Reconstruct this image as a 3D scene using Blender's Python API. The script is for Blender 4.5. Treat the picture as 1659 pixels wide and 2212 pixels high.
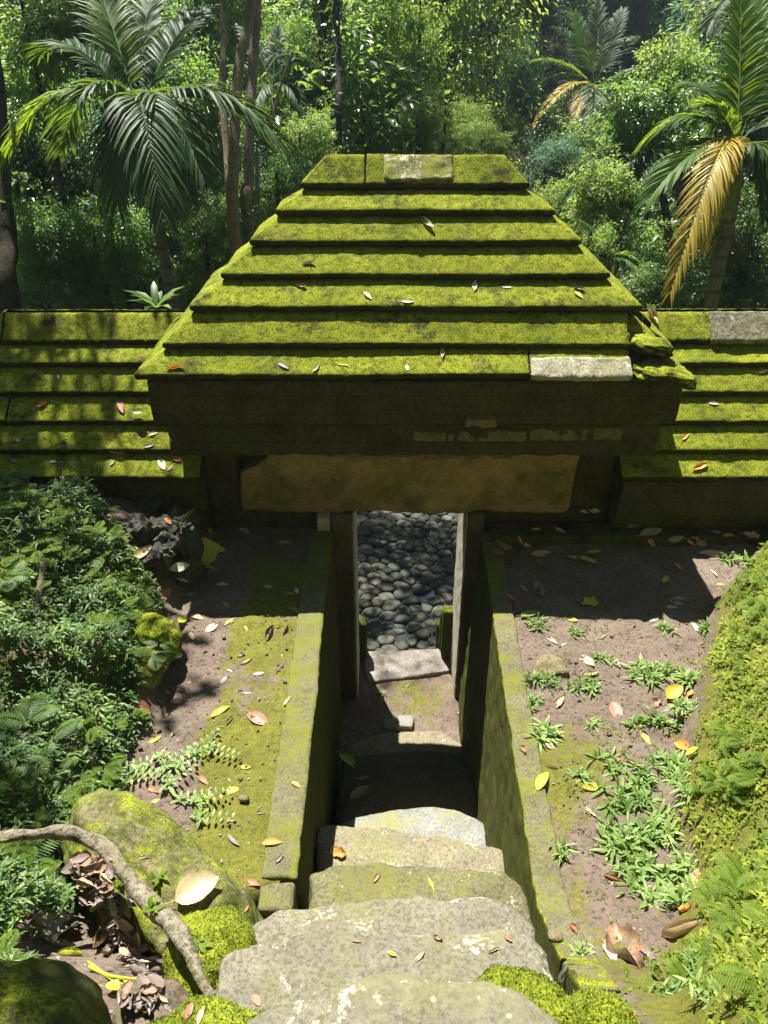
import bpy, math, random
import numpy as np
from mathutils import Vector, Matrix
from mathutils.bvhtree import BVHTree

for _o in list(bpy.data.objects):
    bpy.data.objects.remove(_o)
scene = bpy.context.scene
COL = scene.collection
random.seed(7)
R = np.random.default_rng(11)

# ------------------------------------------------------------------ camera
PITCH = math.radians(32.0)
cam_d = bpy.data.cameras.new("camera")
cam_d.sensor_fit = 'VERTICAL'
cam_d.sensor_height = 24.0
cam_d.lens = 18.04
cam_d.clip_start = 0.05
cam_d.clip_end = 500.0
cam = bpy.data.objects.new("camera", cam_d)
COL.objects.link(cam)
cam.location = (0, 0, 0)
cam.rotation_euler = (math.radians(90) - PITCH, 0, 0)
scene.camera = cam

# ------------------------------------------------------------------ sky, sun, exposure
SUN_TO = Vector((-0.19, 0.44, 1.0)).normalized()      # towards the sun: behind the gate, a little left
elev = math.asin(SUN_TO.z)
world = bpy.data.worlds.new("World")
scene.world = world
world.use_nodes = True
wn = world.node_tree
bg = wn.nodes["Background"]
sky = wn.nodes.new("ShaderNodeTexSky")
sky.sky_type = 'NISHITA'
sky.sun_disc = False
sky.sun_elevation = elev
sky.sun_rotation = math.atan2(SUN_TO.x, SUN_TO.y)
wn.links.new(sky.outputs[0], bg.inputs[0])
sky.air_density = 0.5
sky.dust_density = 0.3
bg.inputs[1].default_value = 0.05
sun_d = bpy.data.lights.new("sun", 'SUN')
sun_d.energy = 5.0
sun_d.angle = math.radians(0.5)
sun_d.color = (1.0, 0.95, 0.86)
sun = bpy.data.objects.new("sun", sun_d)
COL.objects.link(sun)
sun.location = (-3, 8, 18)
sun.rotation_euler = SUN_TO.to_track_quat('Z', 'Y').to_euler()
scene.view_settings.view_transform = 'Standard'
scene.view_settings.look = 'None'
scene.view_settings.gamma = 1.0
scene.view_settings.exposure = 1.6
scene.cycles.use_denoising = True
scene.cycles.max_bounces = 8
scene.cycles.diffuse_bounces = 2
scene.cycles.transmission_bounces = 4
scene.cycles.transparent_max_bounces = 4
scene.cycles.caustics_reflective = False
scene.cycles.caustics_refractive = False

# ------------------------------------------------------------------ photo geometry helpers
FPX, CX, CY = 1662.5, 829.5, 1106.0
CP, SP = math.cos(PITCH), math.sin(PITCH)

def ray(x, y):
    u, v = (x - CX) / FPX, (y - CY) / FPX
    return np.array([u, CP - v * SP, -(SP + v * CP)])

def at_y(x, y, Y):
    d = ray(x, y); return d * (Y / d[1])

def at_z(x, y, z):
    d = ray(x, y); return d * (z / d[2])

def at_d(x, y, dist):
    return ray(x, y) * dist

# ------------------------------------------------------------------ numpy noise
_prm = np.random.default_rng(3).permutation(256)
_prm = np.concatenate([_prm, _prm, _prm])
_g = np.random.default_rng(5).normal(size=(256, 3)); _g /= np.linalg.norm(_g, axis=1)[:, None]

def perlin(P):
    P = np.asarray(P, float)
    i = np.floor(P).astype(int); f = P - i; i &= 255
    w = f * f * f * (f * (f * 6 - 15) + 10)
    out = np.zeros(len(P))
    for dx in (0, 1):
        for dy in (0, 1):
            for dz in (0, 1):
                h = _prm[_prm[_prm[(i[:, 0] + dx) & 255] + ((i[:, 1] + dy) & 255)] + ((i[:, 2] + dz) & 255)]
                g = _g[h]
                dot = (g * (f - np.array([dx, dy, dz]))).sum(1)
                wx = w[:, 0] if dx else 1 - w[:, 0]
                wy = w[:, 1] if dy else 1 - w[:, 1]
                wz = w[:, 2] if dz else 1 - w[:, 2]
                out += dot * wx * wy * wz
    return out * 1.5

def fbm(P, freq=1.0, octv=4, seed=0.0):
    P = np.asarray(P, float) * freq + seed * 17.31
    a, s = 1.0, np.zeros(len(P))
    for k in range(octv):
        s += a * perlin(P + k * 9.7); P = P * 2.03; a *= 0.5
    return s

def vnoise(P, freq, octv=3, seed=0.0):
    return np.stack([fbm(P, freq, octv, seed + k * 3.1) for k in range(3)], 1)

def sstep(a, b, x):
    t = np.clip((x - a) / (b - a), 0, 1); return t * t * (3 - 2 * t)

# ------------------------------------------------------------------ objects, parts, labels
ORG = {}
SOLID = []

def new_mesh(name, V, F, mats, smooth=True, attrs=None, midx=None):
    V = np.asarray(V, np.float32)
    groups = F if isinstance(F, list) else [F]
    groups = [np.asarray(g, np.int32) for g in groups if len(g)]
    me = bpy.data.meshes.new(name)
    me.vertices.add(len(V)); me.vertices.foreach_set("co", V.ravel())
    loops = np.concatenate([g.ravel() for g in groups])
    sizes = np.concatenate([np.full(len(g), g.shape[1], np.int32) for g in groups])
    starts = np.concatenate([[0], np.cumsum(sizes)[:-1]]).astype(np.int32)
    me.loops.add(len(loops)); me.loops.foreach_set("vertex_index", loops)
    me.polygons.add(len(sizes))
    me.polygons.foreach_set("loop_start", starts)
    me.polygons.foreach_set("use_smooth", np.full(len(sizes), bool(smooth)))
    for m in (mats if isinstance(mats, (list, tuple)) else [mats]):
        me.materials.append(m)
    if midx is not None:
        me.polygons.foreach_set("material_index", np.asarray(midx, np.int32))
    for k, a in (attrs or {}).items():
        at = me.attributes.new(k, 'FLOAT', 'POINT'); at.data.foreach_set("value", np.asarray(a, np.float32))
    me.update(calc_edges=True)
    return me

def tag(o, label=None, cat=None, group=None, kind=None):
    if label: o['label'] = label
    if cat: o['category'] = cat
    if group: o['group'] = group
    if kind: o['kind'] = kind
    return o

def thing(name, label, cat, loc, group=None):
    o = bpy.data.objects.new(name, None); COL.objects.link(o)
    o.empty_display_size = 0.2
    o.location = loc; ORG[o.name] = np.array(loc, float)
    return tag(o, label, cat, group)

def part(name, V, F, mats, parent=None, smooth=True, attrs=None, midx=None, solid=False, origin=None):
    """link one mesh (vertices given in world space) as a part, or as a thing of its own"""
    V = np.asarray(V, float)
    if solid:
        SOLID.append((V.copy(), F))
    if parent is not None:
        org = ORG[parent.name]
        loc = (0, 0, 0)
    else:
        if origin is None:
            origin = np.array([(V[:, 0].min() + V[:, 0].max()) / 2, (V[:, 1].min() + V[:, 1].max()) / 2, V[:, 2].min()])
        org = np.asarray(origin, float); loc = org
    me = new_mesh(name, V - org, F, mats, smooth, attrs, midx)
    o = bpy.data.objects.new(name, me); COL.objects.link(o)
    o.location = loc
    if parent is not None:
        o.parent = parent
    ORG[o.name] = org
    return o

def dup_tree(root, loc, rotz=0.0, scale=1.0, label=None, group=None):
    r = root.copy(); COL.objects.link(r)
    r.location = loc; r.rotation_euler = (0, 0, rotz)
    r.scale = (scale, scale, scale) if not hasattr(scale, '__len__') else scale
    if label: r['label'] = label
    if group: r['group'] = group
    for ch in list(root.children):
        c = ch.copy(); COL.objects.link(c); c.parent = r
        for g in list(ch.children):
            d = g.copy(); COL.objects.link(d); d.parent = c
    return r

# ------------------------------------------------------------------ mesh builders (numpy)
def grid_faces(nr, nc, wrap=False):
    r = np.arange(nr - 1)[:, None]; c = np.arange(nc if wrap else nc - 1)[None, :]
    c2 = (c + 1) % nc
    a = r * nc + c; b = r * nc + c2; d = (r + 1) * nc + c2; e = (r + 1) * nc + c
    return np.stack([a + 0 * b, b + 0 * a, d, e], -1).reshape(-1, 4)

def block(lo, hi, res=0.03, r=0.012, amp=0.004, freq=8.0, seed=0.0, warp=None, low=0.0):
    """a worn stone block: rounded box, noise, optional warp"""
    lo = np.array(lo, float); hi = np.array(hi, float); h = (hi - lo) / 2; c = (hi + lo) / 2
    n = [max(2, int(math.ceil(2 * h[k] / res)) + 1) for k in range(3)]
    def ax(k):
        t = np.linspace(-h[k], h[k], n[k])
        e = min(r, h[k] * 0.45)
        return np.unique(np.round(np.concatenate([t, [-h[k] + e, h[k] - e, -h[k] + e * .4, h[k] - e * .4]]), 6))
    A = [ax(k) for k in range(3)]
    Vs, Fs, off = [], [], 0
    for k in range(3):
        i, j = [(1, 2), (2, 0), (0, 1)][k]
        for s in (-1, 1):
            gi, gj = np.meshgrid(A[i], A[j], indexing='ij')
            P = np.zeros((gi.size, 3)); P[:, i] = gi.ravel(); P[:, j] = gj.ravel(); P[:, k] = s * h[k]
            f = grid_faces(len(A[i]), len(A[j]))
            if s > 0: f = f[:, ::-1]
            f = f[:, ::-1]
            Vs.append(P); Fs.append(f + off); off += len(P)
    V = np.concatenate(Vs); F = np.concatenate(Fs)
    key = np.round(V * 1e5).astype(np.int64)
    _, first, inv = np.unique(key, axis=0, return_index=True, return_inverse=True)
    V = V[first]; F = inv.reshape(-1)[F]
    rr = np.minimum(r, h * 0.45)
    q = np.clip(V, -(h - rr), h - rr); d = (V - q) / rr
    L = np.linalg.norm(d, axis=1)
    m = L > 1e-9
    V[m] = q[m] + rr * (d[m] / L[m][:, None]) * np.minimum(L[m], 1)[:, None]
    V = V + c
    if warp is not None: V = warp(V)
    V = V + vnoise(V, freq, 3, seed) * amp
    if low: V = V + vnoise(V, 1.7, 2, seed + 5) * low
    return V, F

def hip_course(x0, x1, y0, y1, prof, kf, kb, res=0.03, amp=0.005, seed=0.0, joints=()):
    """one overhanging roof course on four sides; prof = [(inset, z)] from the underside over the lip and up the slope"""
    nx = int((x1 - x0) / res) + 2; ny = int((y1 - y0) / res) + 2
    tx = np.linspace(0, 1, nx); ty = np.linspace(0, 1, ny)
    rings = []
    for t, z in prof:
        if joints:
            w_ = x1 - x0 - 2 * t
            tx = np.linspace(0, 1, nx - 3 * len(joints)); tx = np.sort(np.concatenate([tx] + [[(xj - x0 - t + e) / w_] for xj in joints for e in (-.006, 0, .006)]))
            tx = np.clip(tx, 0, 1)
        a0, a1, b0, b1 = x0 + t, x1 - t, y0 + kf * t, y1 - kb * t
        if b1 < b0: b0 = b1 = (b0 * kb + b1 * kf) / (kf + kb)
        ring = np.concatenate([
            np.stack([a0 + (a1 - a0) * tx[:-1], np.full(nx - 1, b0)], 1),
            np.stack([np.full(ny - 1, a1), b0 + (b1 - b0) * ty[:-1]], 1),
            np.stack([a1 + (a0 - a1) * tx[:-1], np.full(nx - 1, b1)], 1),
            np.stack([np.full(ny - 1, a0), b1 + (b0 - b1) * ty[:-1]], 1)])
        rings.append(np.concatenate([ring, np.full((len(ring), 1), z)], 1))
    V = np.concatenate(rings)
    F = grid_faces(len(prof), len(rings[0]), wrap=True)
    base = V.copy()
    V = V + vnoise(base, 24.0, 2, seed) * amp * 0.38 + vnoise(base, 2.2, 1, seed + 4) * amp * 0.25
    for xj in joints:
        V[np.abs(base[:, 0] - xj) < 0.0035] += np.array([0, 0.012, -0.014])
        k = base[:, 0] > xj; V[k, 2] += 0.004 * math.sin(xj * 91); V[k, 1] += 0.004 * math.cos(xj * 57)
    return V, F

def tube(pts, rad, n=10, amp=0.0, freq=6.0, seed=0.0, cap=True, sub=6):
    pts = np.asarray(pts, float); rad = np.asarray(rad, float)
    if len(rad) != len(pts): rad = np.interp(np.linspace(0, 1, len(pts)), np.linspace(0, 1, len(rad)), rad)
    if sub > 1 and len(pts) > 2:
        m = len(pts); tt = np.linspace(0, m - 1, (m - 1) * sub + 1)
        P0 = np.vstack([2 * pts[0] - pts[1], pts, 2 * pts[-1] - pts[-2]])
        out = []
        for t in tt:
            i = min(int(t), m - 2); f = t - i
            a, b, c, d = P0[i], P0[i + 1], P0[i + 2], P0[i + 3]
            out.append(0.5 * ((2 * b) + (-a + c) * f + (2 * a - 5 * b + 4 * c - d) * f * f + (-a + 3 * b - 3 * c + d) * f ** 3))
        rad = np.interp(tt, np.arange(m), rad); pts = np.array(out)
    T = np.gradient(pts, axis=0); T /= np.linalg.norm(T, axis=1)[:, None] + 1e-9
    up = np.array([0.13, 0.31, 0.94]) if abs(T[:, 2]).mean() < 0.8 else np.array([0.98, 0.17, 0.05])
    S = np.cross(T, up); S /= np.linalg.norm(S, axis=1)[:, None] + 1e-9
    U = np.cross(S, T)
    a = np.linspace(0, 2 * math.pi, n, endpoint=False)
    V = (pts[:, None, :] + rad[:, None, None] * (np.cos(a)[None, :, None] * S[:, None, :] + np.sin(a)[None, :, None] * U[:, None, :])).reshape(-1, 3)
    F = grid_faces(len(pts), n, wrap=True)
    if amp: V = V + vnoise(V, freq, 3, seed) * amp
    if cap:
        V = np.vstack([V, pts[0], pts[-1]]); k = len(V)
        i = np.arange(n); j = (i + 1) % n; b = (len(pts) - 1) * n
        F = [F, np.concatenate([np.stack([j, i, np.full(n, k - 2)], 1), np.stack([b + i, b + j, np.full(n, k - 1)], 1)])]
    else:
        F = [F]
    return V, F

def join(items):
    """join [(V, F or [F..])] into one V, [quads, tris]"""
    Vs, Q, T, off = [], [], [], 0
    for V, F in items:
        for g in (F if isinstance(F, list) else [F]):
            g = np.asarray(g)
            if len(g) == 0: continue
            (Q if g.shape[1] == 4 else T).append(g + off)
        Vs.append(V); off += len(V)
    out = []
    if Q: out.append(np.concatenate(Q))
    if T: out.append(np.concatenate(T))
    return np.concatenate(Vs), out

_ico = {}
def ico(sub):
    if sub not in _ico:
        import bmesh
        bm = bmesh.new(); bmesh.ops.create_icosphere(bm, subdivisions=sub, radius=1)
        V = np.array([v.co[:] for v in bm.verts]); F = np.array([[v.index for v in f.verts] for f in bm.faces]); bm.free()
        _ico[sub] = (V, F)
    return _ico[sub]

def rock(c, size, rotz=0.0, sub=5, boxy=0.75, amp=0.12, freq=1.6, fine=0.02, seed=0.0, tilt=0.0, tilty=0.0):
    V, F = ico(sub); V = np.sign(V) * np.abs(V) ** boxy
    V = V * (1 + amp * fbm(V, freq, 3, seed))[:, None]
    V = V * np.array(size)
    V = V + vnoise(V, 7.0, 4, seed + 2) * fine
    M = np.array(Matrix.Rotation(rotz, 3, 'Z') @ Matrix.Rotation(tilt, 3, 'X') @ Matrix.Rotation(tilty, 3, 'Y'))
    return V @ M.T + np.array(c), F

def slab(poly, ztop, thick, bevel=0.03, amp=0.012, seed=0.0, n=110, tiltx=0.0, tilty=0.0, dome=0.02):
    """a worn flat stone from a plan outline: rings over the top, a rounded rim, a rough side"""
    P = np.asarray(poly, float)
    Pc = np.vstack([P, P[:1]]); L = np.concatenate([[0], np.cumsum(np.linalg.norm(np.diff(Pc, axis=0), axis=1))])
    t = np.linspace(0, L[-1], n, endpoint=False)
    O = np.stack([np.interp(t, L, Pc[:, k]) for k in range(2)], 1)
    for _ in range(3): O = (np.roll(O, 1, 0) + 2 * O + np.roll(O, -1, 0)) / 4
    c = O.mean(0); D = O - c; ln = np.linalg.norm(D, axis=1)[:, None]
    rings = []
    for f in np.linspace(0.03, 1, 16):
        q = c + D * (f * (1 - bevel / ln))
        rings.append(np.concatenate([q, np.full((n, 1), ztop + dome * (1 - f ** 2) - dome)], 1))
    for a in (25, 50, 75, 90):
        a = math.radians(a)
        q = c + D * (1 - bevel * (1 - math.sin(a)) / ln)
        rings.append(np.concatenate([q, np.full((n, 1), ztop - dome - bevel * (1 - math.cos(a)))], 1))
    for f in np.linspace(0.12, 1, 10):
        q = c + D * (1 + 0.03 * math.sin(f * 3.1) - 0.05 * f)
        rings.append(np.concatenate([q, np.full((n, 1), ztop - dome - bevel - thick * f)], 1))
    V = np.concatenate(rings)
    V[:, 2] += (V[:, 0] - c[0]) * tilty + (V[:, 1] - c[1]) * tiltx
    V = V + vnoise(V, 2.2, 2, seed) * amp * 1.2 + vnoise(V, 11, 4, seed + 1) * amp * 0.7
    F = grid_faces(len(rings), n, wrap=True)
    rim = np.concatenate([np.full(n, max(0, (f - .72) / .28)) for f in np.linspace(0.03, 1, 16)] + [np.ones(n)] * (len(rings) - 16) + [np.zeros(1)])
    slab.rim = rim
    k = len(V); V = np.vstack([V, V[:n].mean(0)])
    i = np.arange(n)
    return V, [F, np.stack([(i + 1) % n, i, np.full(n, k)], 1)]

TEMPL = {
    'diamond': (np.array([[0, 0, 0], [.45, .5, .12], [1, 0, -.02], [.45, -.5, .12]]), np.array([[0, 3, 2], [0, 2, 1]])),
    'lance': (np.array([[0, 0, 0], [.3, .42, .1], [.3, 0, 0], [.3, -.42, .1], [.65, .38, .09], [.65, 0, 0], [.65, -.38, .09], [1, 0, 0]]),
              [np.array([[2, 5, 4, 1], [3, 6, 5, 2]]), np.array([[0, 2, 1], [0, 3, 2], [4, 5, 7], [5, 6, 7]])]),
    'blade': (np.array([[0, .3, 0], [0, -.3, 0], [.4, .5, 0], [.4, -.5, 0], [.75, .32, 0], [.75, -.32, 0], [1, 0, 0]]),
              [np.array([[0, 1, 3, 2], [2, 3, 5, 4]]), np.array([[4, 5, 6]])]),
}

def leaves(B, D, U, L, W, kind='diamond', droop=0.0, rnd=None):
    """vectorised leaves: base B, direction D, up U, length L, width W -> V, [quads, tris], rnd"""
    T, F = TEMPL[kind]; N = len(B)
    D = D / (np.linalg.norm(D, axis=1)[:, None] + 1e-9)
    S = np.cross(D, U); S /= np.linalg.norm(S, axis=1)[:, None] + 1e-9
    Nn = np.cross(S, D)
    L = np.broadcast_to(L, (N,)); W = np.broadcast_to(W, (N,)); dr = np.broadcast_to(droop, (N,))
    V = (B[:, None, :] + D[:, None, :] * (T[None, :, 0] * L[:, None])[..., None]
         + S[:, None, :] * (T[None, :, 1] * W[:, None])[..., None]
         + Nn[:, None, :] * (T[None, :, 2] * W[:, None])[..., None])
    V[:, :, 2] -= (T[None, :, 0] ** 2) * (dr * L)[:, None]
    k = len(T)
    Fs = [(f[None] + (np.arange(N) * k)[:, None, None]).reshape(-1, f.shape[1]) for f in (F if isinstance(F, list) else [F])]
    if rnd is None: rnd = R.random(N)
    return V.reshape(-1, 3), Fs, np.repeat(rnd, k)

def unit_rand(n):
    v = R.normal(size=(n, 3)); return v / np.linalg.norm(v, axis=1)[:, None]

# ------------------------------------------------------------------ procedural materials
def moss_fuzz(V, F, parent, n, L, nzmin=0.35, name='moss', ymax=None, mat='mossleaf', cov=-0.25, seed=0):
    V = np.asarray(V, float); Fq = F if isinstance(F, list) else [F]
    tri = np.concatenate([np.concatenate([g[:, [0, 1, 2]], g[:, [0, 2, 3]]]) if g.shape[1] == 4 else g for g in map(np.asarray, Fq)])
    a, b, c = V[tri[:, 0]], V[tri[:, 1]], V[tri[:, 2]]
    N = np.cross(b - a, c - a); A = np.linalg.norm(N, axis=1); N = N / (A[:, None] + 1e-12)
    N[N[:, 2] < 0] *= -1 if nzmin > 0 else 1
    k = N[:, 2] > nzmin
    if ymax is not None: k &= a[:, 1] < ymax
    if not k.any(): return None
    w = A * k; i = R.choice(len(tri), n, p=w / w.sum())
    r1 = np.sqrt(R.random(n)); r2 = R.random(n)
    P = a[i] * (1 - r1)[:, None] + b[i] * (r1 * (1 - r2))[:, None] + c[i] * (r1 * r2)[:, None]
    q = fbm(P, 5.0, 3, seed) > cov; P, i = P[q], i[q]; n = len(P)
    D = N[i] * 0.7 + unit_rand(n) * 0.75
    ln = R.uniform(L * .5, L * 1.3, n)
    v, f, rn = leaves(P - N[i] * 0.001, D, unit_rand(n), ln, ln * 0.42, 'diamond', 0.1, np.clip(0.45 + 0.35 * fbm(P, 3.0, 3, seed + 7) + 0.25 * R.normal(size=n), 0, 1))
    return part(name, v, f, M[mat], parent, attrs={'rnd': rn})

class NT:
    def __init__(s, name):
        s.m = bpy.data.materials.new(name); s.m.use_nodes = True
        s.t = s.m.node_tree; s.t.nodes.clear()
        s.out = s.n("ShaderNodeOutputMaterial")
        s.tc = s.n("ShaderNodeTexCoord")
        s.pos = s.tc.outputs['Object']
    def n(s, kind, **kw):
        nd = s.t.nodes.new(kind)
        for k, v in kw.items(): setattr(nd, k, v)
        return nd
    def l(s, a, b): s.t.links.new(a, b)
    def noise(s, scale, detail=4, rough=0.6, vec=None, dist=0.0):
        nd = s.n("ShaderNodeTexNoise"); nd.inputs['Scale'].default_value = scale
        nd.inputs['Detail'].default_value = detail; nd.inputs['Roughness'].default_value = rough
        nd.inputs['Distortion'].default_value = dist
        s.l(vec or s.pos, nd.inputs['Vector']); return nd.outputs['Fac']
    def voro(s, scale, feat='F1', vec=None, out='Distance'):
        nd = s.n("ShaderNodeTexVoronoi", feature=feat); nd.inputs['Scale'].default_value = scale
        s.l(vec or s.pos, nd.inputs['Vector']); return nd.outputs[out]
    def scaled(s, sc):
        nd = s.n("ShaderNodeMapping"); nd.inputs['Scale'].default_value = sc
        s.l(s.pos, nd.inputs['Vector']); return nd.outputs[0]
    def ramp(s, fac, stops, interp='LINEAR'):
        nd = s.n("ShaderNodeValToRGB"); cr = nd.color_ramp; cr.interpolation = interp
        while len(cr.elements) < len(stops): cr.elements.new(0.5)
        for e, (p, c) in zip(cr.elements, stops):
            e.position = p; e.color = (c, c, c, 1) if not hasattr(c, '__len__') else (*c[:3], 1)
        s.l(fac, nd.inputs[0]); return nd.outputs[0]
    def mix(s, fac, a, b, mode='MIX'):
        nd = s.n("ShaderNodeMix", data_type='RGBA', blend_type=mode)
        for sock, v in ((nd.inputs[0], fac), (nd.inputs[6], a), (nd.inputs[7], b)):
            if hasattr(v, 'is_linked'): s.l(v, sock)
            elif hasattr(v, '__len__'): sock.default_value = (*v[:3], 1)
            else: sock.default_value = v
        return nd.outputs[2]
    def math(s, op, a, b=0.0, clamp=False):
        nd = s.n("ShaderNodeMath", operation=op, use_clamp=clamp)
        for sock, v in ((nd.inputs[0], a), (nd.inputs[1], b)):
            if hasattr(v, 'is_linked'): s.l(v, sock)
            else: sock.default_value = v
        return nd.outputs[0]
    def attr(s, name):
        nd = s.n("ShaderNodeAttribute", attribute_name=name); return nd.outputs['Fac']
    def nz(s):
        g = s.n("ShaderNodeNewGeometry"); x = s.n("ShaderNodeSeparateXYZ"); s.l(g.outputs['True Normal'], x.inputs[0]); return x.outputs['Z']
    def bump(s, h, strength=0.5, dist=0.02, normal=None):
        nd = s.n("ShaderNodeBump"); nd.inputs['Strength'].default_value = strength; nd.inputs['Distance'].default_value = dist
        s.l(h, nd.inputs['Height'])
        if normal: s.l(normal, nd.inputs['Normal'])
        return nd.outputs[0]
    def surf(s, col, rough=0.9, normal=None, spec=0.3, sheen=0.0):
        b = s.n("ShaderNodeBsdfPrincipled")
        if hasattr(col, 'is_linked'): s.l(col, b.inputs['Base Color'])
        else: b.inputs['Base Color'].default_value = (*col[:3], 1)
        if hasattr(rough, 'is_linked'): s.l(rough, b.inputs['Roughness'])
        else: b.inputs['Roughness'].default_value = rough
        b.inputs['Specular IOR Level'].default_value = spec
        if sheen:
            b.inputs['Sheen Weight'].default_value = sheen; b.inputs['Sheen Roughness'].default_value = 0.5
            b.inputs['Sheen Tint'].default_value = (0.6, 0.8, 0.15, 1)
        if normal: s.l(normal, b.inputs['Normal'])
        s.bsdf = b; s.l(b.outputs[0], s.out.inputs[0]); return s.m

MOSS_A, MOSS_B, MOSS_C = (0.175, 0.215, 0.016), (0.33, 0.375, 0.032), (0.05, 0.058, 0.010)

def moss_color(t):
    a = t.noise(3.2, 5, 0.65); b = t.noise(26, 5, 0.7); c = t.noise(150, 3, 0.7)
    col = t.mix(t.ramp(a, [(0.35, 0), (0.68, 1)]), MOSS_A, MOSS_B)
    col = t.mix(t.ramp(b, [(0.38, 0.8), (0.52, 0)]), col, (0.085, 0.105, 0.006))
    col = t.mix(t.ramp(c, [(0.40, 0.85), (0.53, 0)]), col, MOSS_C)
    col = t.mix(t.ramp(t.noise(7, 4, 0.7), [(0.58, 0), (0.72, 0.6)]), col, (0.15, 0.12, 0.03))
    h = t.math('ADD', t.math('MULTIPLY', c, 0.6), t.math('MULTIPLY', b, 0.8))
    return col, h

def mat_moss(name, stone=((0.05, 0.045, 0.025), (0.10, 0.09, 0.055)), lo=0.25, hi=0.45, patch=0.0, lichen=0.0, wall_green=0.3, bump=0.6, streak=False):
    """moss where the face looks up, stained stone where it stands upright"""
    t = NT(name)
    mc, mh = moss_color(t)
    sa = t.noise(9, 6, 0.7); sb = t.noise(60, 4, 0.7)
    sc = t.mix(t.ramp(sa, [(0.35, 0), (0.65, 1)]), stone[0], stone[1])
    sc = t.mix(t.ramp(sb, [(0.4, 0.6), (0.55, 0)]), sc, (0.03, 0.028, 0.015))
    sc = t.mix(t.ramp(t.noise(4.0, 5, 0.7), [(0.42, wall_green), (0.6, 0)]), sc, (0.055, 0.075, 0.008))
    if streak: sc = t.mix(t.ramp(t.noise(7, 5, 0.7, t.scaled((2.2, 2.2, 0.25))), [(0.40, 0.4), (0.60, 0)]), sc, (0.035, 0.037, 0.012))
    if lichen:
        ln = t.noise(11, 6, 0.75, dist=0.4)
        sc = t.mix(t.ramp(ln, [(0.60 - 0.05 * lichen, 0), (0.635, lichen)]), sc, (0.42, 0.41, 0.33))
    up = t.ramp(t.math('ADD', t.nz(), t.math('MULTIPLY', t.math('SUBTRACT', sa, 0.5), 0.35)), [(lo, 0), (hi, 1)])
    if patch:
        pn = t.ramp(t.math('ADD', t.math('MULTIPLY', t.noise(5, 6, 0.72), 0.8), t.math('MULTIPLY', sb, 0.2)), [(0.5 - 0.12 + patch * 0.2, 0), (0.5 + patch * 0.2, 1)])
        up = t.math('MULTIPLY', up, pn)
    col = t.mix(up, sc, mc)
    h = t.math('ADD', t.math('MULTIPLY', sb, 0.5), mh)
    return t.surf(col, 0.95, t.bump(h, bump, 0.012), 0.1)

M = {}
M['moss'] = mat_moss('mossy_stone', patch=-0.12, stone=((0.022, 0.02, 0.011), (0.05, 0.045, 0.026)))
M['moss_wall'] = mat_moss('mossy_wall_stone', wall_green=0.4, lo=0.3, hi=0.5, patch=-0.08, stone=((0.022, 0.02, 0.011), (0.05, 0.045, 0.026)))
M['moss_thick'] = mat_moss('thick_moss', lo=-0.5, hi=-0.1, bump=0.9)
M['moss_boulder'] = mat_moss('mossy_boulder', stone=((0.12, 0.11, 0.05), (0.24, 0.21, 0.12)), lo=-0.2, hi=0.3, patch=0.42, lichen=0.25, wall_green=0.8)
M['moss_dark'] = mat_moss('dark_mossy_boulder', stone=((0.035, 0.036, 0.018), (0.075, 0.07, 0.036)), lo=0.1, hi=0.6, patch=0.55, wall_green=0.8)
M['channel'] = mat_moss('channel_wall', stone=((0.05, 0.055, 0.012), (0.13, 0.13, 0.026)), lo=0.2, hi=0.6, patch=0.1, wall_green=0.6, streak=True)

def mat_fascia():
    t = NT('stained_stone')
    a = t.noise(5, 6, 0.7); b = t.noise(40, 5, 0.7)
    col = t.mix(t.ramp(a, [(0.3, 0), (0.7, 1)]), (0.036, 0.03, 0.013), (0.09, 0.072, 0.034))
    col = t.mix(t.ramp(t.noise(2.5, 5, 0.7), [(0.42, 0), (0.62, 0.65)]), col, (0.06, 0.08, 0.012))
    col = t.mix(t.ramp(b, [(0.4, 0.7), (0.52, 0)]), col, (0.03, 0.026, 0.014))
    br = t.n("ShaderNodeTexBrick"); br.offset = 0.43
    rot = t.n("ShaderNodeMapping"); rot.inputs['Rotation'].default_value = (math.radians(90), 0, 0); t.l(t.pos, rot.inputs['Vector'])
    t.l(rot.outputs[0], br.inputs['Vector'])
    br.inputs['Scale'].default_value = 1.0; br.inputs['Brick Width'].default_value = 0.55; br.inputs['Row Height'].default_value = 0.125
    br.inputs['Mortar Size'].default_value = 0.004; br.inputs['Mortar Smooth'].default_value = 0.3
    jf = br.outputs['Fac']
    col = t.mix(t.math('MULTIPLY', jf, 0.4), col, (0.012, 0.011, 0.008))
    h = t.math('SUBTRACT', t.math('ADD', t.math('MULTIPLY', b, 0.5), a), t.math('MULTIPLY', jf, 0.8))
    return t.surf(col, 0.93, t.bump(h, 0.6, 0.012), 0.15)
M['fascia'] = mat_fascia()

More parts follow.
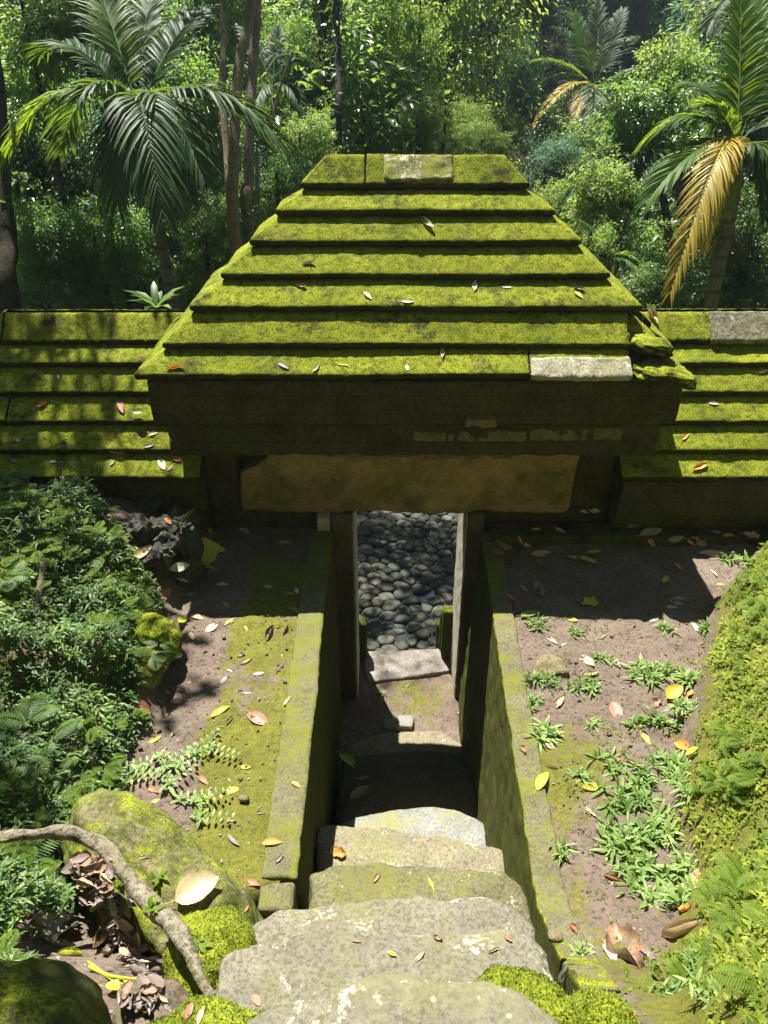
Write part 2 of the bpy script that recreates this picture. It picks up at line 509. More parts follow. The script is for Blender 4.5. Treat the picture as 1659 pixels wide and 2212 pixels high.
def mat_stone(name, c0, c1, dark, lichen=None, lo=0.6, green=None, ga=0.5, rough=0.9, bump=0.5, spots=True, fine=70, rim=None, glo=0.47, patch=None):
    t = NT(name)
    a = t.noise(6, 6, 0.7); b = t.noise(fine, 5, 0.75); c = t.noise(2.4, 5, 0.7)
    col = t.mix(t.ramp(a, [(0.3, 0), (0.7, 1)]), c0, c1)
    if spots:
        col = t.mix(t.ramp(b, [(0.40, 0.75), (0.54, 0)]), col, dark)
    if green:
        col = t.mix(t.ramp(t.noise(3.3, 6, 0.75), [(glo, 0), (glo + 0.15, ga)]), col, green)
    if patch: col = t.mix(t.ramp(t.noise(2.1, 6, 0.7, dist=0.6), [(0.54, 0), (0.60, 0.45)]), col, patch)
    if lichen:
        ln = t.math('ADD', t.math('MULTIPLY', t.noise(7.5, 7, 0.72, dist=0.5), 0.75), t.math('MULTIPLY', b, 0.25))
        if rim is not None: ln = t.math('ADD', ln, t.math('MULTIPLY', t.attr('rim'), rim))
        col = t.mix(t.ramp(ln, [(lo, 0), (lo + 0.035, 0.9)]), col, lichen)
        vor = t.voro(23)
        sp = t.math('MULTIPLY', t.ramp(vor, [(0.10, 1), (0.16, 0)]), t.ramp(c, [(0.45, 0), (0.6, 1)]))
        col = t.mix(t.math('MULTIPLY', sp, 0.8), col, lichen)
    h = t.math('ADD', t.math('MULTIPLY', b, 0.6), t.math('MULTIPLY', t.noise(18, 5, 0.7), 0.9))
    return t.surf(col, rough, t.bump(h, bump, 0.012), 0.25)

M['step'] = mat_stone('step_stone', (0.14, 0.13, 0.098), (0.235, 0.22, 0.165), (0.075, 0.068, 0.046), (0.47, 0.46, 0.36), 0.625, (0.165, 0.165, 0.045), 0.45, rim=0.062, bump=0.9, patch=(0.20, 0.19, 0.10))
M['step_green'] = mat_stone('green_step_stone', (0.11, 0.105, 0.055), (0.18, 0.17, 0.085), (0.055, 0.05, 0.025), (0.42, 0.41, 0.31), 0.635, (0.13, 0.14, 0.022), 0.7, rim=0.06, bump=0.8)
M['step_low'] = mat_stone('low_step_stone', (0.17, 0.15, 0.10), (0.27, 0.245, 0.165), (0.09, 0.075, 0.05), (0.42, 0.40, 0.30), 0.60, (0.18, 0.18, 0.04), 0.5, rim=0.03, bump=0.8)
M['step_wet'] = mat_stone('bluish_step_stone', (0.17, 0.17, 0.15), (0.26, 0.27, 0.26), (0.10, 0.10, 0.07), (0.38, 0.39, 0.36), 0.62, (0.20, 0.20, 0.05), 0.8, rim=-0.05, rough=0.6)
M['slabstone'] = mat_stone('pale_slab', (0.20, 0.18, 0.155), (0.31, 0.285, 0.25), (0.11, 0.095, 0.075), (0.5, 0.48, 0.42), 0.60)
M['lintel'] = mat_stone('plastered_lintel', (0.29, 0.215, 0.09), (0.45, 0.345, 0.16), (0.14, 0.105, 0.05), (0.42, 0.38, 0.22), 0.64, (0.10, 0.10, 0.018), 0.85, fine=90, bump=0.9, patch=(0.14, 0.10, 0.04))
M['pale'] = mat_stone('pale_lichen_stone', (0.30, 0.29, 0.20), (0.48, 0.46, 0.36), (0.09, 0.085, 0.06), (0.62, 0.61, 0.52), 0.56, (0.18, 0.18, 0.03), 0.45, patch=(0.09, 0.085, 0.055))
M['pale_mossy'] = mat_stone('pale_mossy_stone', (0.17, 0.18, 0.05), (0.26, 0.25, 0.12), (0.08, 0.09, 0.02), (0.50, 0.49, 0.40), 0.53, (0.19, 0.22, 0.012), 0.8)
M['bare'] = mat_stone('bare_coping_stone', (0.13, 0.12, 0.08), (0.26, 0.25, 0.18), (0.05, 0.045, 0.03), (0.36, 0.35, 0.28), 0.60, (0.14, 0.15, 0.03), 0.5, bump=1.0, fine=35)
M['pale_brick'] = mat_stone('lichen_brick', (0.13, 0.112, 0.06), (0.25, 0.21, 0.12), (0.07, 0.06, 0.03), (0.42, 0.39, 0.26), 0.60, (0.10, 0.10, 0.02), 0.5)
M['concrete'] = mat_stone('old_concrete', (0.45, 0.42, 0.34), (0.62, 0.59, 0.50), (0.24, 0.21, 0.15), (0.55, 0.53, 0.45), 0.60, (0.14, 0.17, 0.02), 0.55)
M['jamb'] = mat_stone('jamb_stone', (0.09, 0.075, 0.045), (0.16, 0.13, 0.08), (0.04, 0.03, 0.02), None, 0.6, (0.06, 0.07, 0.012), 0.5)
M['strip'] = mat_stone('wall_top_stone', (0.12, 0.115, 0.06), (0.18, 0.165, 0.095), (0.06, 0.055, 0.025), None, 0.6, (0.14, 0.155, 0.014), 0.9, fine=80, glo=0.46, bump=0.9)
M['darkrock'] = mat_stone('dark_rock', (0.045, 0.045, 0.045), (0.085, 0.082, 0.078), (0.02, 0.02, 0.02))
M['brownrock'] = mat_stone('rough_brown_rock', (0.10, 0.075, 0.055), (0.19, 0.15, 0.11), (0.04, 0.03, 0.022), None, 0.6, (0.10, 0.11, 0.02), 0.5, bump=0.9, fine=45)
M['crumbly'] = mat_stone('crumbly_rock', (0.045, 0.042, 0.036), (0.13, 0.12, 0.10), (0.02, 0.018, 0.016), (0.34, 0.34, 0.30), 0.62, (0.06, 0.08, 0.015), 0.6, bump=1.0, fine=40)

def mat_soil():
    t = NT('soil')
    a = t.noise(3, 6, 0.7); b = t.noise(45, 6, 0.75); c = t.noise(170, 3, 0.8)
    col = t.mix(t.ramp(a, [(0.3, 0), (0.7, 1)]), (0.135, 0.100, 0.076), (0.235, 0.188, 0.148))
    col = t.mix(t.ramp(b, [(0.38, 0.8), (0.5, 0)]), col, (0.06, 0.044, 0.034))
    col = t.mix(t.ramp(c, [(0.64, 0), (0.72, 0.6)]), col, (0.32, 0.27, 0.22))
    mc, mh = moss_color(t)
    mc = t.mix(0.55, mc, (0.125, 0.11, 0.028))
    f = t.math('ADD', t.attr('moss'), t.math('MULTIPLY', t.math('SUBTRACT', t.noise(9, 7, 0.78), 0.5), 1.5))
    f = t.ramp(t.math('ADD', f, t.math('MULTIPLY', t.math('SUBTRACT', b, 0.5), 0.5)), [(0.42, 0), (0.62, 0.95)])
    col = t.mix(f, col, mc)
    h = t.math('ADD', t.math('MULTIPLY', b, 1.0), t.math('MULTIPLY', c, 0.5))
    return t.surf(col, 0.95, t.bump(h, 0.8, 0.02), 0.15)
M['soil'] = mat_soil()

def mat_forest_floor():
    t = NT('forest_floor')
    a = t.noise(1.5, 6, 0.7); b = t.noise(14, 6, 0.75)
    col = t.mix(t.ramp(a, [(0.35, 0), (0.65, 1)]), (0.03, 0.026, 0.018), (0.04, 0.055, 0.015))
    col = t.mix(t.ramp(b, [(0.4, 0.7), (0.55, 0)]), col, (0.015, 0.016, 0.010))
    return t.surf(col, 0.95, t.bump(b, 0.8, 0.05), 0.1)
M['floor'] = mat_forest_floor()

def mat_cobble():
    t = NT('cobblestones')
    b = t.noise(50, 5, 0.7)
    col = t.ramp(t.attr('rnd'), [(0, (0.055, 0.060, 0.048)), (0.5, (0.085, 0.09, 0.072)), (0.85, (0.125, 0.124, 0.098)), (1, (0.20, 0.175, 0.13))])
    col = t.mix(t.ramp(b, [(0.38, 0.6), (0.55, 0)]), col, (0.035, 0.038, 0.04))
    col = t.mix(t.ramp(t.noise(2.2, 5, 0.7), [(0.55, 0), (0.7, 0.5)]), col, (0.04, 0.06, 0.015))
    return t.surf(col, 0.85, t.bump(b, 0.6, 0.01), 0.15)
M['cobble'] = mat_cobble()

def mat_water():
    t = NT('water_film')
    b = t.noise(30, 4, 0.6)
    return t.surf((0.03, 0.035, 0.035), 0.06, t.bump(b, 0.15, 0.01), 1.0)
M['water'] = mat_water()

def mat_leaf(name, c0, c1, c2, trans=0.4, tcol=(0.30, 0.42, 0.03), rough=0.42, spec=0.5, objvar=0.0):
    t = NT(name)
    r = t.attr('rnd')
    col = t.ramp(r, [(0.0, c0), (0.55, c1), (1.0, c2)])
    if objvar:
        oi = t.n("ShaderNodeObjectInfo")
        hs = t.n("ShaderNodeHueSaturation")
        t.l(t.math('ADD', 0.5 - objvar * 0.06, t.math('MULTIPLY', oi.outputs['Random'], objvar * 0.12)), hs.inputs['Hue'])
        t.l(t.math('ADD', 1.0 - objvar * 0.5, t.math('MULTIPLY', oi.outputs['Random'], objvar)), hs.inputs['Value'])
        t.l(col, hs.inputs['Color']); col = hs.outputs[0]
    b = t.n("ShaderNodeBsdfPrincipled"); t.l(col, b.inputs['Base Color'])
    b.inputs['Roughness'].default_value = rough; b.inputs['Specular IOR Level'].default_value = spec
    tr = t.n("ShaderNodeBsdfTranslucent")
    t.l(t.mix(0.55, col, tcol), tr.inputs['Color'])
    mx = t.n("ShaderNodeMixShader"); mx.inputs[0].default_value = trans
    t.l(b.outputs[0], mx.inputs[1]); t.l(tr.outputs[0], mx.inputs[2]); t.l(mx.outputs[0], t.out.inputs[0])
    return t.m

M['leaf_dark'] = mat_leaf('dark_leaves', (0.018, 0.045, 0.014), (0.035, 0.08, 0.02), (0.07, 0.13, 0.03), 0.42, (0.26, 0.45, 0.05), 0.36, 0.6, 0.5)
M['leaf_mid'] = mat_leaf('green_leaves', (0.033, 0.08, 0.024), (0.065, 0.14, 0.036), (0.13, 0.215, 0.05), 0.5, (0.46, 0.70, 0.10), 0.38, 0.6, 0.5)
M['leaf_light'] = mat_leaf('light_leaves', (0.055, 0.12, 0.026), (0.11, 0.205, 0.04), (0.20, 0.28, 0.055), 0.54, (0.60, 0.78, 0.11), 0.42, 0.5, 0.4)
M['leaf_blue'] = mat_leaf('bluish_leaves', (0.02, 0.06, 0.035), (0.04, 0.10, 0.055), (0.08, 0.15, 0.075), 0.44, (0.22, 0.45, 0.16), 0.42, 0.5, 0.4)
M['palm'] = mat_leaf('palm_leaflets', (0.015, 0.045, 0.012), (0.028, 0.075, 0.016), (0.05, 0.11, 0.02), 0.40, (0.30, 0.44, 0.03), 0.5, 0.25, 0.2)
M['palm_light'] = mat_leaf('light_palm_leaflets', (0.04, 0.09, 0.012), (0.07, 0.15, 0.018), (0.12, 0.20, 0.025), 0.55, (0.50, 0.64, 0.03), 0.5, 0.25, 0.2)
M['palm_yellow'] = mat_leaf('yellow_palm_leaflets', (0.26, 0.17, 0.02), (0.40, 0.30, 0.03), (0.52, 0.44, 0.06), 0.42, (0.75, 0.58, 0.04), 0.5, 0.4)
M['cover'] = mat_leaf('ground_cover_leaves', (0.025, 0.062, 0.012), (0.075, 0.15, 0.026), (0.20, 0.30, 0.06), 0.40, (0.26, 0.46, 0.04), 0.45, 0.35)
M['fern'] = mat_leaf('fern_leaflets', (0.055, 0.10, 0.010), (0.105, 0.17, 0.014), (0.19, 0.26, 0.026), 0.4, (0.40, 0.52, 0.02), 0.55, 0.2)
M['mossleaf'] = mat_leaf('moss_sprigs', (0.075, 0.115, 0.012), (0.17, 0.22, 0.022), (0.30, 0.36, 0.05), 0.38, (0.44, 0.56, 0.05), 0.6, 0.25)
M['grass'] = mat_leaf('grass_blades', (0.09, 0.165, 0.035), (0.18, 0.28, 0.07), (0.31, 0.40, 0.14), 0.3, (0.34, 0.5, 0.06), 0.5, 0.3)

def mat_bark(name, c0, c1, c2, rings=0.0, bump=0.8, green=0.0):
    t = NT(name)
    a = t.noise(3, 5, 0.7, t.scaled((3, 3, 0.8))); b = t.noise(16, 5, 0.7, t.scaled((3, 3, 0.7)))
    col = t.mix(t.ramp(a, [(0.3, 0), (0.7, 1)]), c0, c1)
    col = t.mix(t.ramp(b, [(0.38, 0.8), (0.52, 0)]), col, c2)
    if green: col = t.mix(t.ramp(t.noise(4, 5, 0.7), [(0.5, 0), (0.66, green)]), col, (0.06, 0.085, 0.012))
    h = t.math('ADD', a, b)
    if rings:
        w = t.n("ShaderNodeTexWave", wave_type='BANDS', bands_direction='Z'); w.inputs['Scale'].default_value = rings
        w.inputs['Distortion'].default_value = 1.2; t.l(t.pos, w.inputs['Vector'])
        col = t.mix(t.ramp(w.outputs['Fac'], [(0.05, 0.6), (0.25, 0)]), col, c2)
    return t.surf(col, 0.92, t.bump(h, bump, 0.02), 0.2)
M['bark_pale'] = mat_bark('pale_bark', (0.20, 0.16, 0.105), (0.33, 0.28, 0.20), (0.10, 0.08, 0.05))
M['bark_dark'] = mat_bark('dark_bark', (0.035, 0.030, 0.022), (0.075, 0.062, 0.045), (0.016, 0.014, 0.01), green=0.4)
M['bark_palm'] = mat_bark('ringed_palm_bark', (0.11, 0.095, 0.06), (0.19, 0.165, 0.11), (0.05, 0.04, 0.028), rings=2.2, green=0.4)
M['crownshaft'] = mat_bark('green_crownshaft', (0.10, 0.15, 0.025), (0.18, 0.22, 0.05), (0.07, 0.07, 0.02), bump=0.2)
M['fruit_stalk'] = mat_bark('palm_fruit_stalks', (0.14, 0.14, 0.045), (0.22, 0.20, 0.07), (0.08, 0.06, 0.02), bump=0.2)
M['root'] = mat_bark('lichen_root_bark', (0.19, 0.155, 0.10), (0.34, 0.31, 0.23), (0.07, 0.055, 0.035), bump=1.0, green=0.5)

def mat_dry(name, c0, c1, trans=0.12):
    t = NT(name)
    a = t.noise(16, 5, 0.7); col = t.mix(t.ramp(a, [(0.35, 0), (0.65, 1)]), c0, c1)
    col = t.mix(t.ramp(t.noise(55, 4, 0.7), [(0.30, 0.8), (0.40, 0)]), col, tuple(0.35 * k for k in c0))
    b = t.n("ShaderNodeBsdfPrincipled"); t.l(col, b.inputs['Base Color']); b.inputs['Roughness'].default_value = 0.5
    t.l(t.bump(t.noise(45, 3, 0.6), 0.3, 0.004), b.inputs['Normal'])
    tr = t.n("ShaderNodeBsdfTranslucent"); t.l(col, tr.inputs[0])
    mx = t.n("ShaderNodeMixShader"); mx.inputs[0].default_value = trans
    t.l(b.outputs[0], mx.inputs[1]); t.l(tr.outputs[0], mx.inputs[2]); t.l(mx.outputs[0], t.out.inputs[0])
    return t.m
DRY = {
    'yellow': mat_dry('yellow_leaf', (0.50, 0.36, 0.03), (0.62, 0.50, 0.05), 0.25),
    'lime': mat_dry('yellow_green_leaf', (0.42, 0.46, 0.04), (0.55, 0.58, 0.08), 0.25),
    'orange': mat_dry('orange_leaf', (0.52, 0.21, 0.04), (0.62, 0.32, 0.08), 0.2),
    'red': mat_dry('reddish_leaf', (0.36, 0.12, 0.07), (0.46, 0.21, 0.14), 0.15),
    'brown': mat_dry('brown_leaf', (0.20, 0.12, 0.07), (0.34, 0.22, 0.14)),
    'purple': mat_dry('purplish_brown_leaf', (0.125, 0.092, 0.082), (0.25, 0.195, 0.175)),
    'tan': mat_dry('tan_leaf', (0.42, 0.30, 0.16), (0.58, 0.45, 0.27), 0.15),
    'pale': mat_dry('pale_leaf', (0.46, 0.43, 0.31), (0.64, 0.61, 0.47), 0.15),
    'green': mat_dry('green_leaf', (0.10, 0.17, 0.03), (0.19, 0.27, 0.05), 0.2),
    'grey': mat_dry('grey_leaf', (0.17, 0.155, 0.13), (0.30, 0.28, 0.25)),
}

# ------------------------------------------------------------------ setting: ground, path
_edge = np.array([(0.2, 0.62), (0.8, 0.74), (1.4, 0.96), (1.9, 1.24), (2.3, 1.32), (3.0, 1.66), (3.7, 2.02), (4.4, 2.6), (6, 4)])

def ground_z(X, Y):
    P = np.stack([X, Y, 0 * X], 1)
    n = fbm(P, 1.3, 3, 2)
    b = -3.05 + 1.36 * sstep(2.0, 0.2, Y)
    l = np.clip((-1.28 - X + 0.16 * n) / 1.0, 0, 6)
    b = b + 0.50 * (1 - np.exp(-l / 0.35)) * 0.55 + 0.33 * l * sstep(5.2, 3.0, Y) + 0.12 * l
    r = np.clip(X - np.interp(Y, _edge[:, 0], _edge[:, 1]) - 0.05 * n, 0, 6)
    b = b + 0.30 * (1 - np.exp(-r / 0.18)) + 0.36 * r * sstep(5.0, 3.0, Y) + 0.1 * r
    b = b - 0.75 * sstep(-0.62, -0.50, X) * sstep(0.67, 0.59, X) * sstep(0.55, 0.8, Y) * sstep(1.9, 1.75, Y)
    b = b + 0.02 * fbm(P, 3.2, 4, 4) + 0.014 * fbm(P, 11, 3, 6) + 0.006 * fbm(P, 34, 2, 8)
    return b

gx = np.concatenate([np.linspace(-7, -3.2, 26)[:-1], np.arange(-3.2, 3.2, 0.03), np.linspace(3.2, 7, 26)])
gy = np.concatenate([np.linspace(-3, 0.2, 24)[:-1], np.arange(0.2, 4.8, 0.03)])
GX, GY = np.meshgrid(gx, gy)
GZ = ground_z(GX.ravel(), GY.ravel())
V = np.stack([GX.ravel(), GY.ravel(), GZ], 1)
F = grid_faces(len(gy), len(gx))
fc = V[F].mean(1)
hole = (fc[:, 0] > -0.44) & (fc[:, 0] < 0.73 - 0.025 * (4.6 - fc[:, 1])) & (fc[:, 1] > 1.78)
F = F[~hole]
mossm = (sstep(-1.02, -0.80, V[:, 0] + 0.12 * fbm(V, 1.8, 3, 12)) * sstep(0.2, -0.3, V[:, 0]) * sstep(1.35, 2.1, V[:, 1]) * (0.74 + 0.30 * fbm(V, 1.5, 3, 18))
         + sstep(0.50, 0.8, V[:, 0]) * (0.62 * np.exp(-((V[:, 0] - 1.02) / 0.22) ** 2 - ((V[:, 1] - 2.55) / 0.42) ** 2)
         + 0.45 * np.exp(-((V[:, 0] - 0.78) / 0.12) ** 2) * sstep(3.4, 2.6, V[:, 1]) + 0.36 * np.exp(-((V[:, 0] - 1.0) / 0.25) ** 2 - ((V[:, 1] - 1.2) / 0.5) ** 2)))
edge_r = np.interp(V[:, 1], _edge[:, 0], _edge[:, 1])
mossm += 0.75 * sstep(-0.08, 0.12, V[:, 0] - edge_r) + 0.5 * sstep(-1.25, -1.45, V[:, 0])
mossm *= sstep(4.5, 4.1, V[:, 1]) * 0.8 + 0.2
tag(part('ground', V, F, M['soil'], attrs={'moss': mossm}, solid=True, origin=(0, 0, -3.05)), kind='structure')

hx, hy = np.meshgrid(np.linspace(-26, 26, 120), np.linspace(-26, -0.9, 70))
V = np.stack([hx.ravel(), hy.ravel(), 0 * hx.ravel()], 1)
V[:, 2] = -1.95 + 1.25 * np.clip(-1.0 - V[:, 1], 0, 30) * (1 - .35 * sstep(0, 20, -V[:, 1])) + 0.35 * fbm(V, .5, 3, 31) * sstep(-1, -3, V[:, 1]) + 0.25 * np.clip(np.abs(V[:, 0]) - 3, 0, 40)
tag(part('hillside', V, grid_faces(70, 120), M['floor'], origin=(0, -8, 0)), kind='structure')
for sg, nm in ((-1, 'left'), (1, 'right')):
    hx, hy = np.meshgrid(np.linspace(0, 1, 50), np.linspace(-1.5, 5.2, 60))
    V = np.stack([sg * (5.6 + 14 * hx.ravel()), hy.ravel(), 0 * hx.ravel()], 1)
    V[:, 2] = -2.6 + 12 * hx.ravel() ** .9 + 0.4 * fbm(V, .6, 3, 35 + sg)
    F = grid_faces(60, 50)
    tag(part('hillside', V, F if sg > 0 else F[:, ::-1], M['floor'], origin=(sg * 8, 2, -2)), kind='structure')
px_, py_ = np.meshgrid(np.arange(-0.75, 1.1, 0.03), np.arange(1.7, 5.32, 0.03))
V = np.stack([px_.ravel(), py_.ravel(), 0 * px_.ravel()], 1)
V[:, 2] = -4.72 + 0.03 * fbm(V, 3, 4, 3) + 0.012 * fbm(V, 14, 3, 4) - 0.12 * sstep(5.15, 5.3, V[:, 1])
F = grid_faces(len(np.arange(1.7, 5.32, 0.03)), len(np.arange(-0.75, 1.1, 0.03)))
mm = 0.58 * np.exp(-((V[:, 0] - 0.28) / 0.42) ** 2 - ((V[:, 1] - 4.65) / 0.5) ** 2)
tag(part('path', V, F, M['soil'], attrs={'moss': mm}, solid=True, origin=(0.2, 4, -4.72)), kind='structure')

# forest floor behind the wall, rising to a wooded hillside
fx = np.linspace(-90, 90, 181); fy = np.concatenate([np.arange(5.28, 30, 0.6), np.linspace(30, 150, 81)])
HX, HY = np.meshgrid(fx, fy)
def floor_z(X, Y):
    P = np.stack([X, Y, 0 * X], 1)
    z = -5.42 + 0.5 * fbm(P, 0.12, 3, 5) * sstep(9, 16, Y) + 0.08 * fbm(P, 1.1, 3, 7)
    z = z + np.clip(Y - 13, 0, 200) * 0.27 * sstep(13, 26, Y)
    z = z + 0.10 * np.clip(np.abs(X) - 8, 0, 40)
    return z
V = np.stack([HX.ravel(), HY.ravel(), floor_z(HX.ravel(), HY.ravel())], 1)
tag(part('forest_floor', V, grid_faces(len(fy), len(fx)), M['floor'], solid=True, origin=(0, 20, -5.4)), kind='structure')

# cobbled path beyond the gate: packed rounded stones over a wet bed
def cobbles(x0, x1, y0, y1, n, seed):
    rg = np.random.default_rng(seed)
    P = np.stack([rg.uniform(x0, x1, n), rg.uniform(y0, y1, n)], 1)
    st = np.array([1.0, 1.18])
    def cell(i, P):
        d = np.linalg.norm((P - P[i]) * st, axis=1); idx = np.argsort(d)[1:15]
        poly = [P[i] + np.array([a, b]) for a, b in ((-.3, -.3), (.3, -.3), (.3, .3), (-.3, .3))]
        for j in idx:
            m = (P[i] + P[j]) / 2; nn = (P[j] - P[i]) * st * st
            out = []
            for k in range(len(poly)):
                a, b = poly[k], poly[(k + 1) % len(poly)]
                da, db = np.dot(a - m, nn), np.dot(b - m, nn)
                if da <= 0: out.append(a)
                if da * db < 0: out.append(a + (b - a) * (da / (da - db)))
            poly = out
            if len(poly) < 3: return None
        return np.array(poly)
    for _ in range(3):
        Q = P.copy()
        for i in range(n):
            c = cell(i, P)
            if c is not None: Q[i] = P[i] * .4 + c.mean(0) * .6
        P = Q
    Vs, Fs, rn, off = [], [], [], 0
    m = 14
    for i in range(n):
        c = cell(i, P)
        if c is None or rg.random() < 0.03: continue
        ctr = c.mean(0)
        Pc = np.vstack([c, c[:1]]); L = np.concatenate([[0], np.cumsum(np.linalg.norm(np.diff(Pc, axis=0), axis=1))])
        t = np.linspace(0, L[-1], m, endpoint=False)
        O = np.stack([np.interp(t, L, Pc[:, k]) for k in range(2)], 1)
        for _ in range(1): O = (np.roll(O, 1, 0) + 2 * O + np.roll(O, -1, 0)) / 4
        O = ctr + (O - ctr) * (rg.uniform(0.98, 1.06))
        h = rg.uniform(0.022, 0.042); zb = rg.uniform(-0.02, 0.015)
        rings = [np.concatenate([ctr + (O - ctr) * s, np.full((m, 1), zb + h * zz)], 1) for s, zz in ((1, -.9), (1, -.1), (.95, .42), (.86, .80), (.66, .97), (.3, 1.0), (.04, 1.0))]
        V = np.concatenate(rings)
        V = V + vnoise(V, 9, 2, i * .37) * 0.006
        Vs.append(V); Fs.append(grid_faces(7, m, wrap=True) + off); off += len(V)
        rn.append(np.full(len(V), rg.random() ** 1.2))
    return np.concatenate(Vs), np.concatenate(Fs), np.concatenate(rn)
CZ = -5.30
V, F, rn = cobbles(-1.3, 2.2, 5.3, 8.9, 620, 4)
V[:, 2] += CZ
tag(part('cobbled_path', V, F, M['cobble'], attrs={'rnd': rn}, solid=True, origin=(0.4, 7, CZ)), kind='structure')
wx, wy = np.meshgrid(np.linspace(-1.6, 2.5, 60), np.linspace(5.25, 9.2, 60))
V = np.stack([wx.ravel(), wy.ravel(), CZ - 0.004 + 0.012 * fbm(np.stack([wx.ravel(), wy.ravel(), 0 * wx.ravel()], 1), 2.0, 3, 3)], 1)
tag(part('wet_path_bed', V, grid_faces(60, 60), M['water'], origin=(0.4, 7, CZ)), kind='structure')

# ------------------------------------------------------------------ the gate
XC, HW, YF, KF, KB = 0.19, 1.655, 4.25, 0.85, 0.05
LIP = 0.037
def solve_t(y, hw):
    v = (y - CY) / FPX; a = hw / FPX / (CP - v * SP)
    return (HW - a * YF) / (1 + a * KF)
def zr(y, Y):
    v = (y - CY) / FPX; return -Y * (SP + v * CP) / (CP - v * SP)
rows = [(395, 247), (452, 302.5), (518, 359), (590, 421.5), (660, 490), (740, 550), (807, 612)]
ts = [max(0.0, solve_t(*r)) for r in rows]; ts[-1] = 0.0
zs = [zr(r[0], YF + KF * t) for r, t in zip(rows, ts)]
t_ridge = 1.105; z_ridge = zr(336, YF + KF * t_ridge)
Y_BACK = YF + KF * t_ridge + KB * t_ridge + 0.01
gate = thing('stone_gate', 'mossy stone gateway with a stepped hip roof over a narrow doorway', 'gate', (XC, 4.8, -4.75))

def course_profile(i, ts, zs, tr, zrid):
    t, z = ts[i], zs[i]
    if i == 0: t2, z2 = tr, zrid
    else: t2, z2 = ts[i - 1] + 0.012, zs[i - 1] - LIP - 0.010
    pr = [(t + 0.12, z - LIP - 0.004), (t + 0.012, z - LIP - 0.002), (t + 0.002, z - LIP + 0.008), (t, z - LIP * .5), (t, z - 0.012), (t + 0.003, z - 0.003), (t + 0.014, z + 0.006)]
    for f in np.linspace(0.12, 1, 8):
        pr.append((t + 0.014 + (t2 - t - 0.014) * f, z + 0.006 + (z2 - z - 0.006) * f))
    if i == 0: pr += [(t2 + 0.02, z2 + 0.002)]
    else: pr += [(t2 + 0.06, z2 + 0.004)]
    return pr

xb = 1.46
JO = [(-0.115,), (), (), (), (), (), (0.855,)]
for i in range(7):
    V, F = hip_course(XC - HW, XC + HW, YF, Y_BACK, course_profile(i, ts, zs, t_ridge, z_ridge), KF, KB, 0.026, 0.0075, i * 2.3, JO[i])
    # the long courses sag and are chipped a little along the lip
    chip = np.clip(fbm(V, 6.5, 3, i + 31) - 0.72, 0, 1)
    V[:, 2] -= 0.03 * chip; V[:, 1] += 0.02 * chip
    V[:, 2] += 0.006 * fbm(V * np.array([1, 0, 0]), 1.1, 2, i)
    if i >= 5:   # broken right corner
        m = (V[:, 0] > xb) & (V[:, 1] < 4.75)
        V[m, 1] += 0.035 + 0.02 * np.abs(fbm(V[m], 9, 3, 4)); V[m, 2] -= 0.05 + 0.015 * fbm(V[m], 8, 3, 6)
    if i == 1: V[:, 2] += 0.0
    rc = part('roof_course', V, F, M['moss'], gate, solid=True)
    moss_fuzz(V, F, rc, 2600 + 300 * i, 0.007, 0.3, ymax=5.05, seed=i)

def slope_stone(X0, X1, i, ts, zs, tr, zrid, yf, kf, th, v0=0.0, v1=1.0, seed=0.0, r=0.02, amp=0.006):
    t, z = ts[i], zs[i]
    t2, z2 = (tr, zrid) if i == 0 else (ts[i - 1], zs[i - 1] - LIP)
    a = np.array([yf + kf * t, z]); b = np.array([yf + kf * t2, z2]); L = np.linalg.norm(b - a); d = (b - a) / L; n = np.array([-d[1], d[0]])
    def warp(V):
        q = a + d * V[:, 1:2] + n * V[:, 2:3]
        return np.stack([V[:, 0], q[:, 0], q[:, 1]], 1)
    return block((X0, v0 * L, -0.05), (X1, v1 * L, th), 0.02, r, amp, 14, seed, warp)

V, F = slope_stone(0.0, 0.42, 0, ts, zs, t_ridge, z_ridge, YF, KF, 0.006, 0.12, 1.02, 3.1, 0.01, 0.010)
tag(part('ridge_stone', V, F, M['pale_mossy'], gate), 'pale lichen covered ridge stone')
V, F = slope_stone(0.86, 1.455, 6, ts, zs, t_ridge, z_ridge, YF, KF, 0.008, -0.16, 0.66, 5.2, 0.02, 0.008)
tag(part('eave_stone', V, F, M['pale'], gate, solid=True), 'pale bare stone patched into the eave')
V, F = rock((1.60, 4.42, zs[5] - 0.035), (0.135, 0.10, 0.055), 0.1, 4, 0.8, 0.14, 1.8, 0.012, 2.0, tilty=0.2)
tag(part('corner_stone', V, F, M['moss'], gate, solid=True), 'broken sunken corner stone of the roof')
V, F = rock((1.66, 4.33, zs[6] - 0.035), (0.19, 0.13, 0.06), 0.05, 4, 0.75, 0.16, 1.8, 0.014, 4.0, tilty=0.15)
tag(part('corner_stone', V, F, M['moss'], gate, solid=True), 'lumpy moss grown corner stone of the eave')

